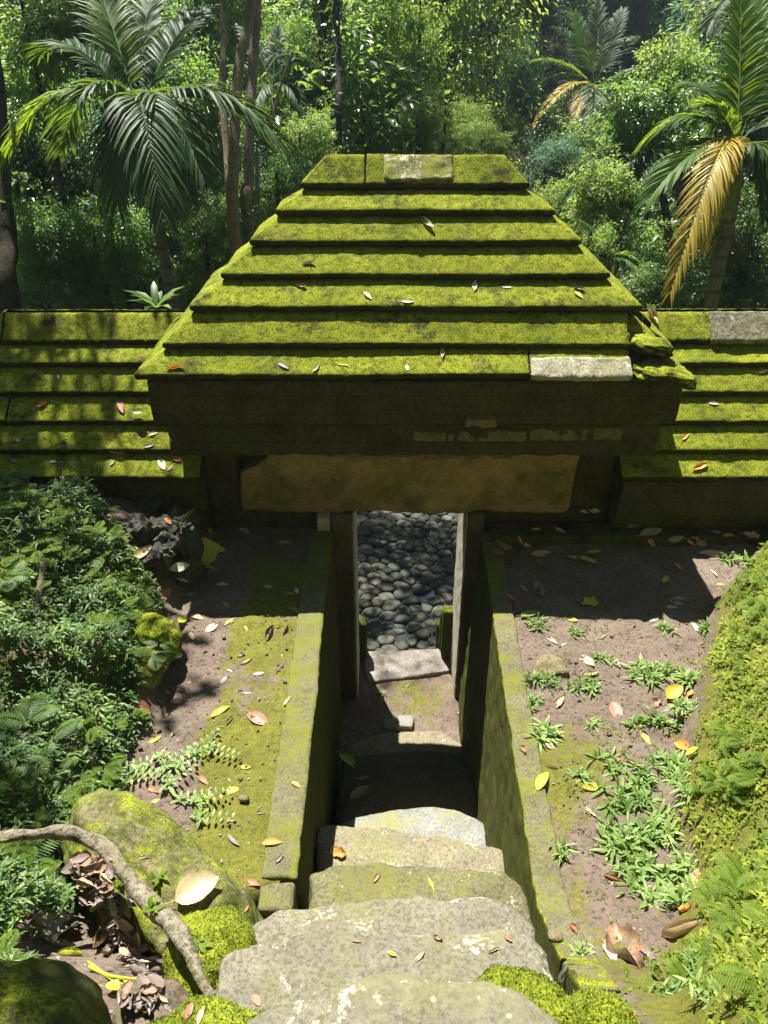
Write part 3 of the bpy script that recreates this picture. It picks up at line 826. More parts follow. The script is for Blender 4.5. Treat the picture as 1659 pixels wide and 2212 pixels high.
ZF0, ZF1, ZF2 = -1.775, zr(917, 4.33), zr(985, 4.45)
def eroded(seed):
    def w(V):
        c = np.clip(fbm(V, 3.5, 4, seed) - 0.25, 0, 1)
        V = V.copy(); f = V[:, 1] < 4.6; V[f, 1] += 0.05 * c[f]; V[:, 2] += 0.02 * c * np.sign(fbm(V, 2, 2, seed + 3)); return V
    return w
V, F = block((XC - 1.62, 4.33, ZF1), (XC + 1.62, 5.12, ZF0), 0.03, 0.02, 0.007, 9, 1.0, eroded(1)); part('fascia', V, F, M['fascia'], gate, solid=True)
V, F = block((XC - 1.575, 4.445, ZF2), (XC + 1.575, 5.10, ZF1 - 0.003), 0.03, 0.02, 0.008, 9, 2.0, eroded(2)); part('fascia', V, F, M['fascia'], gate, solid=True)
ZL0 = at_y(880, 1113, 4.60)[2]
V, F = block((-1.00, 4.60, ZL0), (1.31, 4.86, ZF2 - 0.003), 0.02, 0.05, 0.014, 8, 3.0, low=0.03)
m = V[:, 0] < -0.72; V[m, 2] = np.minimum(V[m, 2], ZF2 - 0.02 - 0.22 * np.clip((-0.72 - V[m, 0]) / 0.28, 0, 1) ** 0.8 + 0.02 * fbm(V[m], 9, 3, 1))
part('lintel', V, F, M['lintel'], gate, solid=True)
XL, XR = -0.228, 0.598
V, F = block((-1.24, 4.655, ZL0 - 0.45), (-1.005, 5.10, ZF2 - 0.004), 0.04, 0.02, 0.008, 7, 4.0); part('side_pier', V, F, M['fascia'], gate, solid=True)
V, F = block((1.315, 4.66, ZL0 - 0.45), (1.60, 5.10, ZF2 - 0.004), 0.04, 0.02, 0.008, 7, 5.0); part('side_pier', V, F, M['fascia'], gate, solid=True)
V, F = block((-1.22, 4.66, -5.4), (-0.40, 5.0, ZL0 - 0.003), 0.05, 0.02, 0.008, 7, 6.0); part('side_pier', V, F, M['fascia'], gate, solid=True)
V, F = block((0.72, 4.66, -5.4), (1.60, 5.0, ZL0 - 0.006), 0.05, 0.02, 0.008, 7, 7.0); part('side_pier', V, F, M['fascia'], gate, solid=True)
V, F = block((-0.38, 4.61, -5.2), (XL, 4.93, ZL0 - 0.003), 0.025, 0.015, 0.006, 8, 8.0); part('door_post', V, F, M['jamb'], gate, solid=True)
V, F = block((XR + 0.004, 4.61, -5.2), (0.715, 4.93, ZL0 - 0.003), 0.025, 0.015, 0.006, 8, 9.0); part('door_post', V, F, M['jamb'], gate, solid=True)
V, F = block((XR - 0.014, 4.62, -5.0), (XR + 0.001, 5.12, ZL0 - 0.004), 0.02, 0.006, 0.004, 14, 10.0); part('door_reveal', V, F, M['concrete'], gate)
V, F = block((XL - 0.001, 4.63, -5.0), (XL + 0.014, 5.12, ZL0 - 0.004), 0.02, 0.006, 0.004, 14, 11.0); part('door_reveal', V, F, M['concrete'], gate)
V, F = block((-0.475, 4.56, ZL0 - 0.115), (-0.385, 4.653, ZL0 - 0.004), 0.02, 0.01, 0.004, 14, 12.0); part('wedge_block', V, F, M['concrete'], gate, solid=True)
for a in ((0.50, 5.06, -4.16, 0.62, 5.17), (0.49, 5.18, -4.28, 0.61, 5.29), (0.475, 5.30, -4.50, 0.60, 5.40)):
    V, F = block((a[0], a[1], -5.3), (a[3], a[4], a[2]), 0.03, 0.04, 0.008, 9, a[1]); part('guard_stone', V, F, M['moss_dark'], gate, solid=True)
V, F = block((-0.27, 5.06, -5.3), (-0.15, 5.2, -4.30), 0.03, 0.03, 0.008, 9, 3.3); part('guard_stone', V, F, M['moss_dark'], gate, solid=True)
# pale bricks set into the fascia, each a stone of its own
def px_block(x0, x1, y0, y1, Y, proud, seed):
    a = at_y(x0, y1, Y); b = at_y(x1, y0, Y)
    return block((a[0], Y - proud, a[2]), (b[0], Y + 0.12, b[2]), 0.016, 0.018, 0.005, 16, seed)
for k, (x0, x1, y0, y1) in enumerate(((890, 966, 932, 954), (968, 983, 933, 953), (985, 1138, 930, 955), (1142, 1274, 926, 953), (1277, 1349, 924, 951), (1003, 1075, 905, 924))):
    V, F = px_block(x0, x1, y0, y1, 4.445 if k < 5 else 4.33, 0.006, 20 + k)
    V += vnoise(V, 12, 3, k) * 0.008
    part('pale_brick', V, F, M['pale_brick'], gate)
for k, (x0, x1, y0, y1) in enumerate(((700, 890, 972, 988), (915, 1110, 970, 992))):
    V, F = px_block(x0, x1, y0, y1, 4.60, 0.012, 40 + k)
    tag(part('lichen_ledge', V, F, M['pale_brick'], gate), 'pale crust along the top of the lintel')

# ------------------------------------------------------------------ side walls with stepped copings
wy = [733, 782, 845, 907, 970, 1029]
wt = [0.76, 0.61, 0.455, 0.30, 0.15, 0.0]
WF = 4.5
wz = [zr(y, WF + KF * t) for y, t in zip(wy, wt)]
w_tr = 0.925; w_zr = zr(677, WF + KF * w_tr)
def side_wall(label, x0, x1, seed):
    t = thing('stone_wall', label, 'wall', ((x0 + x1) / 2, 4.9, -3.1))
    for i in range(6):
        V, F = hip_course(x0, x1, WF, 5.95, course_profile(i, wt, wz, w_tr, w_zr), KF, 0.62, 0.03, 0.008, seed + i * 1.7, (x0 + 0.95 + 0.77 * (i * 0.37 % 1.0),) if i in (0, 3) else ())
        chip = np.clip(fbm(V, 4.0, 3, seed + i) - 0.6, 0, 1); V[:, 2] -= 0.03 * chip
        V[:, 0] = np.minimum(V[:, 0], -1.236) if x1 < 0 else np.maximum(V[:, 0], 1.597)
        cc = part('coping_course', V, F, M['moss_wall'], t, solid=True)
        Fv = F[np.abs(V[F].mean(1)[:, 0]) < 3.7]
        moss_fuzz(V, Fv, cc, 2400, 0.008, 0.3, ymax=5.15, seed=seed + i)
    return t
lw = side_wall('low mossy wall on the left of the gate, its stepped coping in dappled shade', -3.60, -0.42, 50)
rw = side_wall('sunlit mossy wall right of the gate, one bare stone in its top row', 0.80, 6.2, 70)
V, F = block((-3.54, 4.56, -3.7), (-1.242, 5.64, wz[5] - LIP - 0.003), 0.045, 0.02, 0.008, 6, 51); part('wall_body', V, F, M['fascia'], lw, solid=True)
V, F = block((1.603, 4.56, -3.7), (6.15, 5.64, wz[5] - LIP - 0.003), 0.045, 0.02, 0.008, 6, 71); part('wall_body', V, F, M['fascia'], rw, solid=True)
V, F = block((0.76, 4.44, -3.5), (6.1, 4.64, -2.98), 0.04, 0.02, 0.007, 6, 72); part('plinth', V, F, M['fascia'], rw, solid=True)
V, F = block((1.61, 4.50, wz[5] - 0.34), (6.1, 4.559, wz[5] - LIP - 0.006), 0.04, 0.015, 0.006, 6, 73); part('ledge', V, F, M['fascia'], rw, solid=True)
V, F = slope_stone(2.26, 5.2, 0, wt, wz, w_tr, w_zr, WF, KF, 0.022, -0.12, 1.05, 7.2, 0.02, 0.006)
tag(part('bare_stone', V, F, M['bare'], rw, solid=True), 'bare pale cracked coping stone')

# ------------------------------------------------------------------ channel walls beside the steps
def channel_wall(label, inner0, inner1, thick, y0, y1, sgn, seed):
    t = thing('retaining_wall', label, 'low wall', ((inner0 + inner1) / 2, (y0 + y1) / 2, -4.8))
    def warp(V):
        V = V.copy(); f = (V[:, 1] - y0) / (y1 - y0); off = inner0 + (inner1 - inner0) * f
        top = ground_z(np.full(len(V), inner0 + sgn * 0.12), np.clip(V[:, 1], 0.3, 4.5)) * 0.0 + (-3.05 + 1.36 * sstep(2.0, 0.2, V[:, 1])) + 0.025
        h = (V[:, 2] + 5.0) / 2.0
        V[:, 2] = -5.0 + h * (top + 5.0)
        V[:, 0] = off + sgn * (V[:, 0] - (0.10 if sgn > 0 else 0.02) * (1 - h))
        return V
    V, F = block((0, y0, -5.0), (thick, y1, -3.0), 0.022, 0.016, 0.007, 9, seed, warp, low=0.006)
    topf = V[F].mean(1)
    nrm = np.cross(V[F[:, 1]] - V[F[:, 0]], V[F[:, 2]] - V[F[:, 0]]); up = nrm[:, 2] / (np.linalg.norm(nrm, axis=1) + 1e-12)
    wb = part('wall_body', V, F, [M['channel'], M['strip']], t, midx=(np.abs(up) > 0.7).astype(int), solid=True)
    moss_fuzz(V, F, wb, 5000, 0.008, 0.6, cov=0.32, seed=seed)
    return t
channel_wall('thin mossy retaining wall along the left side of the steps', -0.362, -0.365, 0.16, 1.93, 4.60, -1, 80)
channel_wall('thin mossy retaining wall along the right side of the steps', 0.605, 0.695, 0.13, 1.22, 4.60, 1, 81)
V, F = block((-0.52, 1.80, -3.6), (-0.372, 1.925, -3.035), 0.02, 0.02, 0.006, 9, 82)
tag(part('edge_block', V, F, M['strip'], solid=True), 'small mossy block ending the left retaining wall above the steps', 'stone block')

# ------------------------------------------------------------------ stone steps
def step_poly(px, z, back, xl=None, xr=None):
    P = [tuple(at_z(x, y, z)[:2]) for x, y in px]
    a, b = P[0], P[-1]
    return P + [(b[0] if xr is None else xr, back), (a[0] if xl is None else xl, back)]

STEPS = [
    ('big grey step stone with white lichen at the very bottom of the picture', [(500, 2225), (560, 2178), (680, 2142), (830, 2128), (980, 2130), (1090, 2148), (1170, 2185), (1230, 2240)], -1.75, -0.5, 0.45, 'step', -0.75, 0.62),
    ('broad lichen spotted step stone, second from the bottom of the picture', [(470, 2120), (478, 2060), (560, 2032), (710, 2016), (860, 1998), (1000, 1992), (1120, 1994), (1172, 2030), (1188, 2090)], -2.325, 0.55, 0.5, 'step', -0.56, 0.55),
    ('shallow step stone with a ragged white rim, third from the bottom of the picture', [(535, 2004), (600, 1960), (700, 1945), (830, 1936), (960, 1932), (1060, 1934), (1105, 1950), (1160, 1992)], -2.61, 0.95, 0.6, 'step', -0.50, 0.56),
    ('grey green step stone between the ends of the two retaining walls', [(663, 1952), (668, 1878), (730, 1856), (830, 1858), (980, 1876), (1090, 1876), (1132, 1902), (1142, 1945)], -3.07, 1.25, 0.6, 'step_green', None, None),
    ('yellowish step stone carrying a curled red leaf on its left end', [(678, 1862), (682, 1782), (745, 1777), (830, 1785), (930, 1797), (1030, 1812), (1100, 1845), (1108, 1868)], -3.61, 1.7, 0.6, 'step_low', None, None),
    ('rounded bluish step stone at the edge of the gate shadow', [(715, 1790), (743, 1769), (792, 1752), (843, 1743), (913, 1739), (981, 1745), (1026, 1763), (1072, 1795)], -4.05, 2.25, 0.55, 'step_wet', None, None),
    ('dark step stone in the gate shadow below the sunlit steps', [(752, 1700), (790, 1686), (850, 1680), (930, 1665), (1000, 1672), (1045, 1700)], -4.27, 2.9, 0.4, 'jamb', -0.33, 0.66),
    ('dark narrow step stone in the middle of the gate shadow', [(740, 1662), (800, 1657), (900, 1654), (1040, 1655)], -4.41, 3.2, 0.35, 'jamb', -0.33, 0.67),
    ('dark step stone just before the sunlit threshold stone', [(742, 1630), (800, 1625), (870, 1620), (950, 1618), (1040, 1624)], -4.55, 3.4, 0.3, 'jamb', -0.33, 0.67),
    ('rounded tan threshold stone half lit through the doorway', [(742, 1625), (765, 1597), (795, 1587), (837, 1577), (921, 1573), (955, 1577), (983, 1594), (1006, 1611), (1012, 1628)], -4.66, 3.7, 0.3, 'step_low', None, None),
]
for k, (lab, px, z, back, th, mt, xl, xr) in enumerate(STEPS):
    V, F = slab(step_poly(px, z, back, xl, xr), z + (0.07 if k == 0 else 0.035 if k < 6 else 0.02), th, 0.04 if k < 6 else 0.03, 0.016 if k < 6 else 0.01, k * 3.3, n=220, dome=0.03)
    tag(part('stone_step', V, F, M[mt], solid=True, attrs={'rim': slab.rim}), lab, 'stone step', 'stone steps down to the gate')
P = [tuple(at_z(x, y, -4.70)[:2]) for x, y in ((782, 1408), (870, 1404), (955, 1402), (981, 1409), (984, 1438), (972, 1450), (916, 1458), (855, 1468), (797, 1475), (787, 1440))]
V, F = slab(P, -4.68, 0.5, 0.02, 0.006, 5.5, n=160, dome=0.01)
tag(part('threshold_slab', V, F, M['slabstone'], solid=True), 'pale flat slab under the doorway, crossed by leaf shadows', 'paving slab')
for lab, x, y, s, r in (('small squared stone left of the path behind the threshold stone', 845, 1567, (0.075, 0.06, 0.03), .1), ('second small squared stone set in the path beside it, with a notch', 875, 1562, (0.07, 0.065, 0.035), -.1)):
    c = at_z(x, y, -4.715); V, F = rock(c, s, r, 4, 0.4, 0.06, 2, 0.006, x)
    tag(part('paving_stone', V, F, M['step_wet'], solid=True), lab, 'stone')

# ------------------------------------------------------------------ boulders, rocks, roots
def big_rock(lab, c, size, mat, cat='boulder', name='boulder', **k):
    V, F = rock(c, size, **k)
    o = tag(part(name, V, F, M[mat], solid=True), lab, cat)
    if mat == 'moss_thick': moss_fuzz(V, F, o, 7000, 0.010, 0.0, seed=c[0])
    if mat == 'moss_boulder': moss_fuzz(V, F, o, 5000, 0.009, 0.2, cov=0.05, seed=c[0])
    return o
big_rock('long mossy boulder with a bare tan ridge, left of the steps', (-0.88, 1.82, -3.02), (0.58, 0.22, 0.40), 'moss_boulder', rotz=-0.72, sub=6, boxy=0.78, amp=0.10, seed=1.5, tilt=0.2, fine=0.02)
big_rock('rounded boulder thick with moss below a big yellow leaf', (-0.555, 1.33, -2.72), (0.155, 0.21, 0.30), 'moss_thick', rotz=0.2, boxy=0.8, amp=0.08, seed=2.5, fine=0.016)
big_rock('rough brown pitted rock wrapped by the root', (-0.62, 1.0, -2.36), (0.13, 0.14, 0.16), 'brownrock', rotz=0.5, boxy=0.75, amp=0.12, seed=3.5, fine=0.02)
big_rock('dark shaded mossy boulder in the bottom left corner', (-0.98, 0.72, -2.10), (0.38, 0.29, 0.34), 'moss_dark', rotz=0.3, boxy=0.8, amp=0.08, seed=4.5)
big_rock('low mossy rock at the lower edge, left of the nearest step', (-0.42, 0.83, -2.10), (0.19, 0.13, 0.20), 'moss_thick', rotz=0.2, boxy=0.85, amp=0.10, seed=5.5)
big_rock('bright mossy hump at the right end of the nearest step', (0.345, 0.87, -2.07), (0.175, 0.115, 0.23), 'moss_thick', rotz=-0.45, boxy=0.8, amp=0.12, seed=6.5, fine=0.02)
big_rock('smaller bright mossy hump right of the larger one', (0.495, 0.85, -2.07), (0.11, 0.115, 0.21), 'moss_thick', rotz=-0.3, boxy=0.85, amp=0.12, seed=7.5, fine=0.02)
big_rock('small dark grey round stone wedged beside the rounded step', at_z(1084, 1815, -4.0), (0.075, 0.09, 0.13), 'darkrock', cat='stone', name='stone', boxy=0.9, amp=0.06, seed=8.5, sub=4)
big_rock('moss topped stump rock among the plants on the left bank', at_z(315, 1375, -2.92), (0.22, 0.13, 0.13), 'moss_thick', rotz=-0.5, amp=0.15, seed=9.5, fine=0.02, cat='rock', name='rock')
big_rock('lower dull mossy rock beneath the stump rock', at_z(275, 1450, -2.92), (0.21, 0.12, 0.10), 'moss_boulder', rotz=0.3, amp=0.15, seed=10.5, fine=0.02, cat='rock', name='rock')
big_rock('bare tan rock under the hanging root on the left bank', at_z(150, 1405, -2.75), (0.18, 0.13, 0.10), 'brownrock', rotz=-0.5, amp=0.12, seed=11.5, cat='rock', name='rock')
big_rock('flat tan stone in the soil right of the retaining wall', at_z(1190, 1445, -3.05), (0.10, 0.08, 0.05), 'pale_brick', rotz=0.2, amp=0.12, seed=12.5, sub=4, cat='stone', name='stone')
for k, (x, y, s, lab) in enumerate(((385, 1195, .13, 'largest crumbly rock of the heap under the left wall'), (345, 1165, .10, 'crumbly rock left in the heap under the left wall'), (395, 1135, .10, 'crumbly rock on top of the heap, below an orange leaf'),
                                    (330, 1092, .07, 'pale crumbly rock catching the sun at the foot of the wall'), (300, 1150, .08, 'small dark crumbly rock at the left foot of the heap'), (340, 1215, .09, 'low crumbly rock at the front of the heap'), (395, 1230, .07, 'front right crumbly rock of the heap'))):
    c = at_z(x, y, -2.98)
    for _ in range(3): c = at_z(x, y, float(ground_z(c[:1], c[1:2])[0]) + .3 * s)
    big_rock(lab, c, (s * 1.1, s, s * 1.2), 'crumbly', cat='rock', name='rock', rotz=k, boxy=0.75, amp=0.3, freq=2.4, fine=0.035, seed=20 + k, sub=5)
for k, (x, y, s, lab) in enumerate(((905 / 2 - 0, 1862, .03, 'small tan pebble in the bare soil strip beside the boulder'), (527, 1724, .026, 'flat grey pebble on the moss left of the steps'), (1200, 2340 / 1.1573, .03, 'tan pebble on the right retaining wall top'), (412, 1885, .02, 'little pebble near the bare soil strip'))):
    c = at_z(x, y, -3.03 if k != 2 else -2.62)
    big_rock(lab, c, (s * .9, s * .7, s * .45), 'pale_brick', cat='pebble', name='pebble', sub=3, amp=0.1, fine=0.003, seed=60 + k)

def px_tube(spec, n=14, amp=0.012, seed=0.0):
    pts = [at_z(x, y, z) for x, y, z, r in spec]; return tube(pts, [s[3] * .58 for s in spec], n, amp, 9, seed)
V, F = px_tube([(-30, 1812, -2.35, .03), (90, 1800, -2.40, .035), (190, 1812, -2.46, .04), (245, 1850, -2.46, .042), (290, 1915, -2.44, .045), (335, 1965, -2.44, .05), (390, 2030, -2.38, .05), (425, 2085, -2.36, .04), (450, 2150, -2.36, .025), (456, 2215, -2.40, .015)], 18, 0.016, 1)
tag(part('tree_root', V, F, M['root'], solid=True), 'knobbly pale root bending over the boulder towards the nearest steps', 'root')
V, F = px_tube([(95, 1215, -2.45, .022), (88, 1260, -2.50, .03), (80, 1310, -2.55, .034), (88, 1370, -2.62, .036), (118, 1425, -2.72, .03), (130, 1470, -2.85, .02)], 12, 0.008, 2)
tag(part('tree_root', V, F, M['root'], solid=True), 'short smooth root hanging down the left bank among the plants', 'root')

# ------------------------------------------------------------------ placing small things on the surfaces
_vs, _fs, _o = [], [], 0
for V, F in SOLID:
    _vs.append(V)
    for g in (F if isinstance(F, list) else [F]):
        _fs.extend((np.asarray(g) + _o).tolist())
    _o += len(V)
BVH = BVHTree.FromPolygons(np.concatenate(_vs).tolist(), _fs)
def hit(x, y):
    d = Vector(ray(x, y)).normalized()
    loc, nrm, _, _ = BVH.ray_cast(Vector((0, 0, 0)), d)
    if loc is None: return None, None
    if nrm.dot(d) > 0: nrm = -nrm
    return np.array(loc), np.array(nrm)
def drop(X, Y, z=2.0):
    loc, nrm, _, _ = BVH.ray_cast(Vector((X, Y, z)), Vector((0, 0, -1)))
    if loc is None: return None, None
    return np.array(loc), np.array(nrm if nrm.z > 0 else -nrm)

# ------------------------------------------------------------------ ground cover, ferns, grass
_le = np.array([(0.5, -0.72), (1.0, -1.05), (1.5, -1.24), (1.8, -1.28), (2.0, -1.20), (2.4, -1.16), (2.8, -1.27), (3.2, -1.32), (3.6, -1.27), (4.0, -1.62), (4.5, -1.85)])
def bank_points(n, side, off=0.0):
    out = []
    X = R.uniform(-4.2, -0.7, n * 3) if side < 0 else R.uniform(0.7, 4.2, n * 3)
    Y = R.uniform(0.3, 4.45, n * 3)
    P = np.stack([X, Y, 0 * X], 1); nz = fbm(P, 2.3, 3, 9) * 0.16
    if side < 0: m = X < np.interp(Y, _le[:, 0], _le[:, 1]) + nz - off
    else: m = X > np.interp(Y, _edge[:, 0], _edge[:, 1]) + nz + 0.03 + off
    m &= (np.abs(X) < 0.75 * Y + 0.9)
    X, Y = X[m][:n], Y[m][:n]
    return np.stack([X, Y, ground_z(X, Y)], 1)

def rosettes(C, nl, L, W, lift, kind='lance', height=0.0, droop=0.35):
    n = len(C); k = nl
    az = R.uniform(0, 2 * math.pi, (n, k)); el = R.uniform(lift[0], lift[1], (n, k))
    D = np.stack([np.cos(az) * np.cos(el), np.sin(az) * np.cos(el), np.sin(el)], -1).reshape(-1, 3)
    B = np.repeat(C, k, 0).copy(); B[:, 2] += R.random(n * k) * height
    B[:, :2] += R.normal(size=(n * k, 2)) * 0.008
    ln = R.uniform(L[0], L[1], n * k)
    rn = np.clip(np.repeat(0.5 + 0.75 * fbm(C, 2.7, 3, 71) + 0.22 * R.normal(size=n), k) * 0.65 + R.random(n * k) * 0.35, 0, 1)
    return leaves(B, D, np.tile([0, 0, 1.0], (n * k, 1)) + 0.15 * unit_rand(n * k), ln, ln * R.uniform(W[0], W[1], n * k), kind, droop, rn)

def merge_leaves(parts):
    items = [(v, f) for v, f, r in parts]
    V, F = join(items); return V, F, np.concatenate([r for v, f, r in parts])

def cover_height(P, side):
    return 0.02 + 0.30 * np.clip(fbm(P * np.array([1, 1, 0]), 2.8, 4, 14 + side) + 0.18, 0, 1)

def fern_fronds(c, nf, L, seed, spread=(0.25, 0.9), az0=None, azr=math.pi):
    rg = np.random.default_rng(seed); parts = []
    for k in range(nf):
        az = (rg.uniform(0, 2 * math.pi) if az0 is None else az0 + rg.uniform(-azr, azr)); el = rg.uniform(*spread)
        l = L * rg.uniform(0.7, 1.1); m = 15
        t = np.linspace(0.12, 1, m)
        h = np.array([math.cos(az), math.sin(az), 0])
        P = c + h * (t * l * math.cos(el))[:, None] + np.array([0, 0, 1.0]) * (t * l * math.sin(el) - 0.55 * t * t * l * math.sin(el) - 0.25 * t ** 2 * l * .5)[:, None]
        T = np.gradient(P, axis=0); T /= np.linalg.norm(T, axis=1)[:, None]
        S = np.cross(T, np.array([0, 0, 1.0])); S /= np.linalg.norm(S, axis=1)[:, None]
        w = l * 0.30 * np.sin(np.pi * (0.10 + 0.88 * t)) ** 0.8 + 0.004
        for sg in (-1, 1):
            D = S * sg + T * 0.45
            parts.append(leaves(P, D, np.cross(S, T) + 0.1 * unit_rand(m), w, l * 0.055, 'diamond', 0.25, np.clip(0.3 + 0.4 * t + rg.uniform(-.2, .2), 0, 1)))
        parts.append(leaves(P[:1] * 0 + c, P[m // 2:m // 2 + 1] - c, np.array([[0.1, 0.1, 1.0]]), l * 0.55, 0.006, 'blade', 0.0))
    return merge_leaves(parts)

# the left bank: lance leaved plants nobody could count
C = bank_points(7600, -1); C = C[fbm(C, 2.2, 3, 61) > -0.18]
C[:, 2] += cover_height(C, 0) * (0.35 + 0.65 * R.random(len(C)))
V1 = rosettes(C, 8, (0.018, 0.058), (0.20, 0.32), (-0.1, 0.9), 'lance')
C2 = bank_points(1500, -1); C2[:, 2] += cover_height(C2, 0) * 0.8
V2 = rosettes(C2, 7, (0.04, 0.10), (0.07, 0.13), (0.2, 1.2), 'blade', droop=0.6)
C3 = bank_points(5200, -1); C3 = C3[fbm(C3, 2.2, 3, 61) < 0.10]; C3[:, 2] += 0.02 + 0.5 * cover_height(C3, 0)
V3 = rosettes(C3, 8, (0.02, 0.045), (0.35, 0.6), (-0.2, 0.8), 'diamond')
V, F, rn = merge_leaves([V1, V2, V3])
tag(part('ground_cover', V, F, M['cover'], attrs={'rnd': rn}, origin=(-2, 2.8, -3)), 'dense low lance leaved plants covering the left bank', 'plants', kind='stuff')
# the right bank: moss sprigs and little fern leaves
C = bank_points(9000, 1); C = C[fbm(C, 4.0, 3, 44) > -0.28]; C[:, 2] += 0.004 + 0.16 * cover_height(C, 1) * R.random(len(C))
V1 = rosettes(C, 7, (0.012, 0.030), (0.30, 0.55), (0.0, 1.3), 'diamond')
C2 = bank_points(2300, 1, 0.03); C2[:, 2] += 0.2 * cover_height(C2, 1)
V2 = rosettes(C2, 6, (0.025, 0.05), (0.25, 0.5), (0.0, 1.0), 'diamond')
C3 = bank_points(2600, 1, -0.20); C3 = C3[fbm(C3, 3.5, 3, 46) > 0.05]
V3 = rosettes(C3, 6, (0.012, 0.030), (0.25, 0.5), (0.0, 1.1), 'diamond')
V, F, rn = merge_leaves([V1, V2, V3])
tag(part('moss_cover', V, F, M['mossleaf'], attrs={'rnd': rn}, origin=(1.8, 2.4, -2.8)), 'bright moss and tiny leaves covering the right bank', 'moss', kind='stuff')
C = bank_points(620, -1, 0.03); C = C[fbm(C, 1.6, 2, 65) > -0.1][:420]
prt = []
for k, c in enumerate(C):
    c = c.copy(); c[2] += 0.03 + 0.9 * cover_height(c[None], 0)[0]
    prt.append(fern_fronds(c, 3, R.uniform(0.06, 0.125), 1900 + k, (0.1, 1.0)))
V, F, rn = merge_leaves(prt)
tag(part('small_ferns', V, F, M['fern'], attrs={'rnd': rn * .8}, origin=(-2, 2.6, -2.7)), 'mass of small fern fronds mixed into the plants of the left bank', 'ferns', kind='stuff')
C = bank_points(420, 1, 0.08)
prt = []
for k, c in enumerate(C):
    c = c.copy(); c[2] += 0.35 * cover_height(c[None], 1)[0]
    prt.append(fern_fronds(c, 3, R.uniform(0.06, 0.13), 900 + k, (0.2, 0.9)))
V, F, rn = merge_leaves(prt)
tag(part('small_ferns', V, F, M['fern'], attrs={'rnd': rn}, origin=(1.8, 2.4, -2.7)), 'mass of tiny fern fronds growing through the moss of the right bank', 'ferns', kind='stuff')
# tiny sprouts on the soil and fuzz on the thick moss
P = np.stack([R.uniform(0.75, 2.2, 1500), R.uniform(0.8, 3.6, 1500)], 1)
m = (fbm(np.stack([P[:, 0], P[:, 1], 0 * P[:, 0]], 1), 2.5, 3, 22) > 0.12) & (P[:, 0] > 0.86)
P = P[m]; C = np.stack([P[:, 0], P[:, 1], ground_z(P[:, 0], P[:, 1]) + 0.004], 1)
V, F, rn = rosettes(C, 5, (0.008, 0.022), (0.3, 0.6), (0.1, 1.2), 'diamond')
tag(part('sprouts', V, F, M['fern'], attrs={'rnd': rn}, origin=(1.4, 2, -3)), 'tiny green sprouts scattered over the right hand soil', 'sprouts', kind='stuff')

n = 1500
X = np.where(R.random(n) < .5, R.uniform(-1.3, -0.5, n), R.uniform(0.8, 2.3, n)); Y = R.uniform(1.0, 4.4, n)
kp = (X > -1.3) & (X < np.interp(Y, _edge[:, 0], _edge[:, 1])); X, Y = X[kp], Y[kp]; Z = ground_z(X, Y)
iv, jf = ico(1); sc = 0.0025 + 0.010 * R.random(len(X)) ** 3
V = (iv[None] * (1 + .35 * R.normal(size=(len(X), len(iv), 1))) * sc[:, None, None] + np.stack([X, Y, Z], 1)[:, None, :]).reshape(-1, 3)
F = (jf[None] + (np.arange(len(X)) * len(iv))[:, None, None]).reshape(-1, 3)
tag(part('soil_crumbs', V, F, M['brownrock'], origin=(0, 3, -3.05)), 'loose crumbs of earth and grit strewn over the soil', 'grit', kind='stuff')

n = 620
X = np.where(R.random(n) < .5, R.uniform(-1.35, -0.5, n), R.uniform(0.8, 2.3, n)); Y = R.uniform(0.9, 4.4, n)
kp = X < np.interp(Y, _edge[:, 0], _edge[:, 1]) + .05; X, Y = X[kp], Y[kp]; n = len(X)
a = R.uniform(0, 6.28, n)
V, F, rn = leaves(np.stack([X, Y, ground_z(X, Y) + .003], 1), np.stack([np.cos(a), np.sin(a), R.uniform(-.1, .35, n)], 1), np.tile([0, 0, 1.0], (n, 1)) + .3 * unit_rand(n), R.uniform(.008, .03, n), R.uniform(.004, .012, n), 'lance', .1)
tag(part('leaf_debris', V, F, DRY['purple'], origin=(0, 3, -3.05)), 'small brown leaf scraps and twiglets trodden into the soil', 'debris', kind='stuff')

def drop_thing(name, x, y, build, mat, lab, cat, group=None):
    p, n = hit(x, y)
    if p is None: return None
    V, F, rn = build(p)
    return tag(part(name, V, F, mat, attrs={'rnd': rn}, origin=p), lab, cat, group)

FERNS = [(1604, 1915, .22, 1, 'tall bright fern at the right edge beside the steps'), (1545, 1962, .17, 1, 'bright fern frond leaning over the soil above the curled tan leaf'), (1580, 1707, .17, 1, 'fern on the right bank level with the grass patch'),
         (1632, 1690, .2, 1, 'fern at the right edge of the bank above the tall fern'), (1600, 2010, .2, 1, 'fern just below the tall bright fern'), (1530, 2075, .16, 1, 'low fern near the bottom right, beside wide leaf'), (1560, 1440, .13, 1, 'small fern on the mossy shoulder near the shadow corner'), (1625, 1330, .14, 1, 'small fern high on the right mossy bank'), (1640, 2140, .2, 1, 'fern in the bottom right corner'), (1470, 2130, .13, 1, 'small fern right of the mossy humps'),
         (60, 1570, .26, -1, 'broad dark fern at the left edge above the boulder'), (110, 1610, .22, -1, 'fern just above the long boulder'), (40, 1880, .3, -1, 'shaded fern hanging at the left edge below the root'), (90, 1920, .24, -1, 'shaded fern near the leaf litter'), (190, 1215, .2, -1, 'fern near the top of the left bank'), (20, 1260, .22, -1, 'fern at the left edge high on the bank'), (335, 1420, .17, -1, 'fern drooping over the stump rock'), (345, 1395, .13, -1, 'fern frond at the tip of the stump rock'), (30, 1660, .26, -1, 'bushy fern at the left edge beside the boulder top'), (130, 1680, .16, -1, 'little fern on the upper end of the boulder'), (170, 1940, .18, -1, 'fern at the upper edge of the leaf litter')]
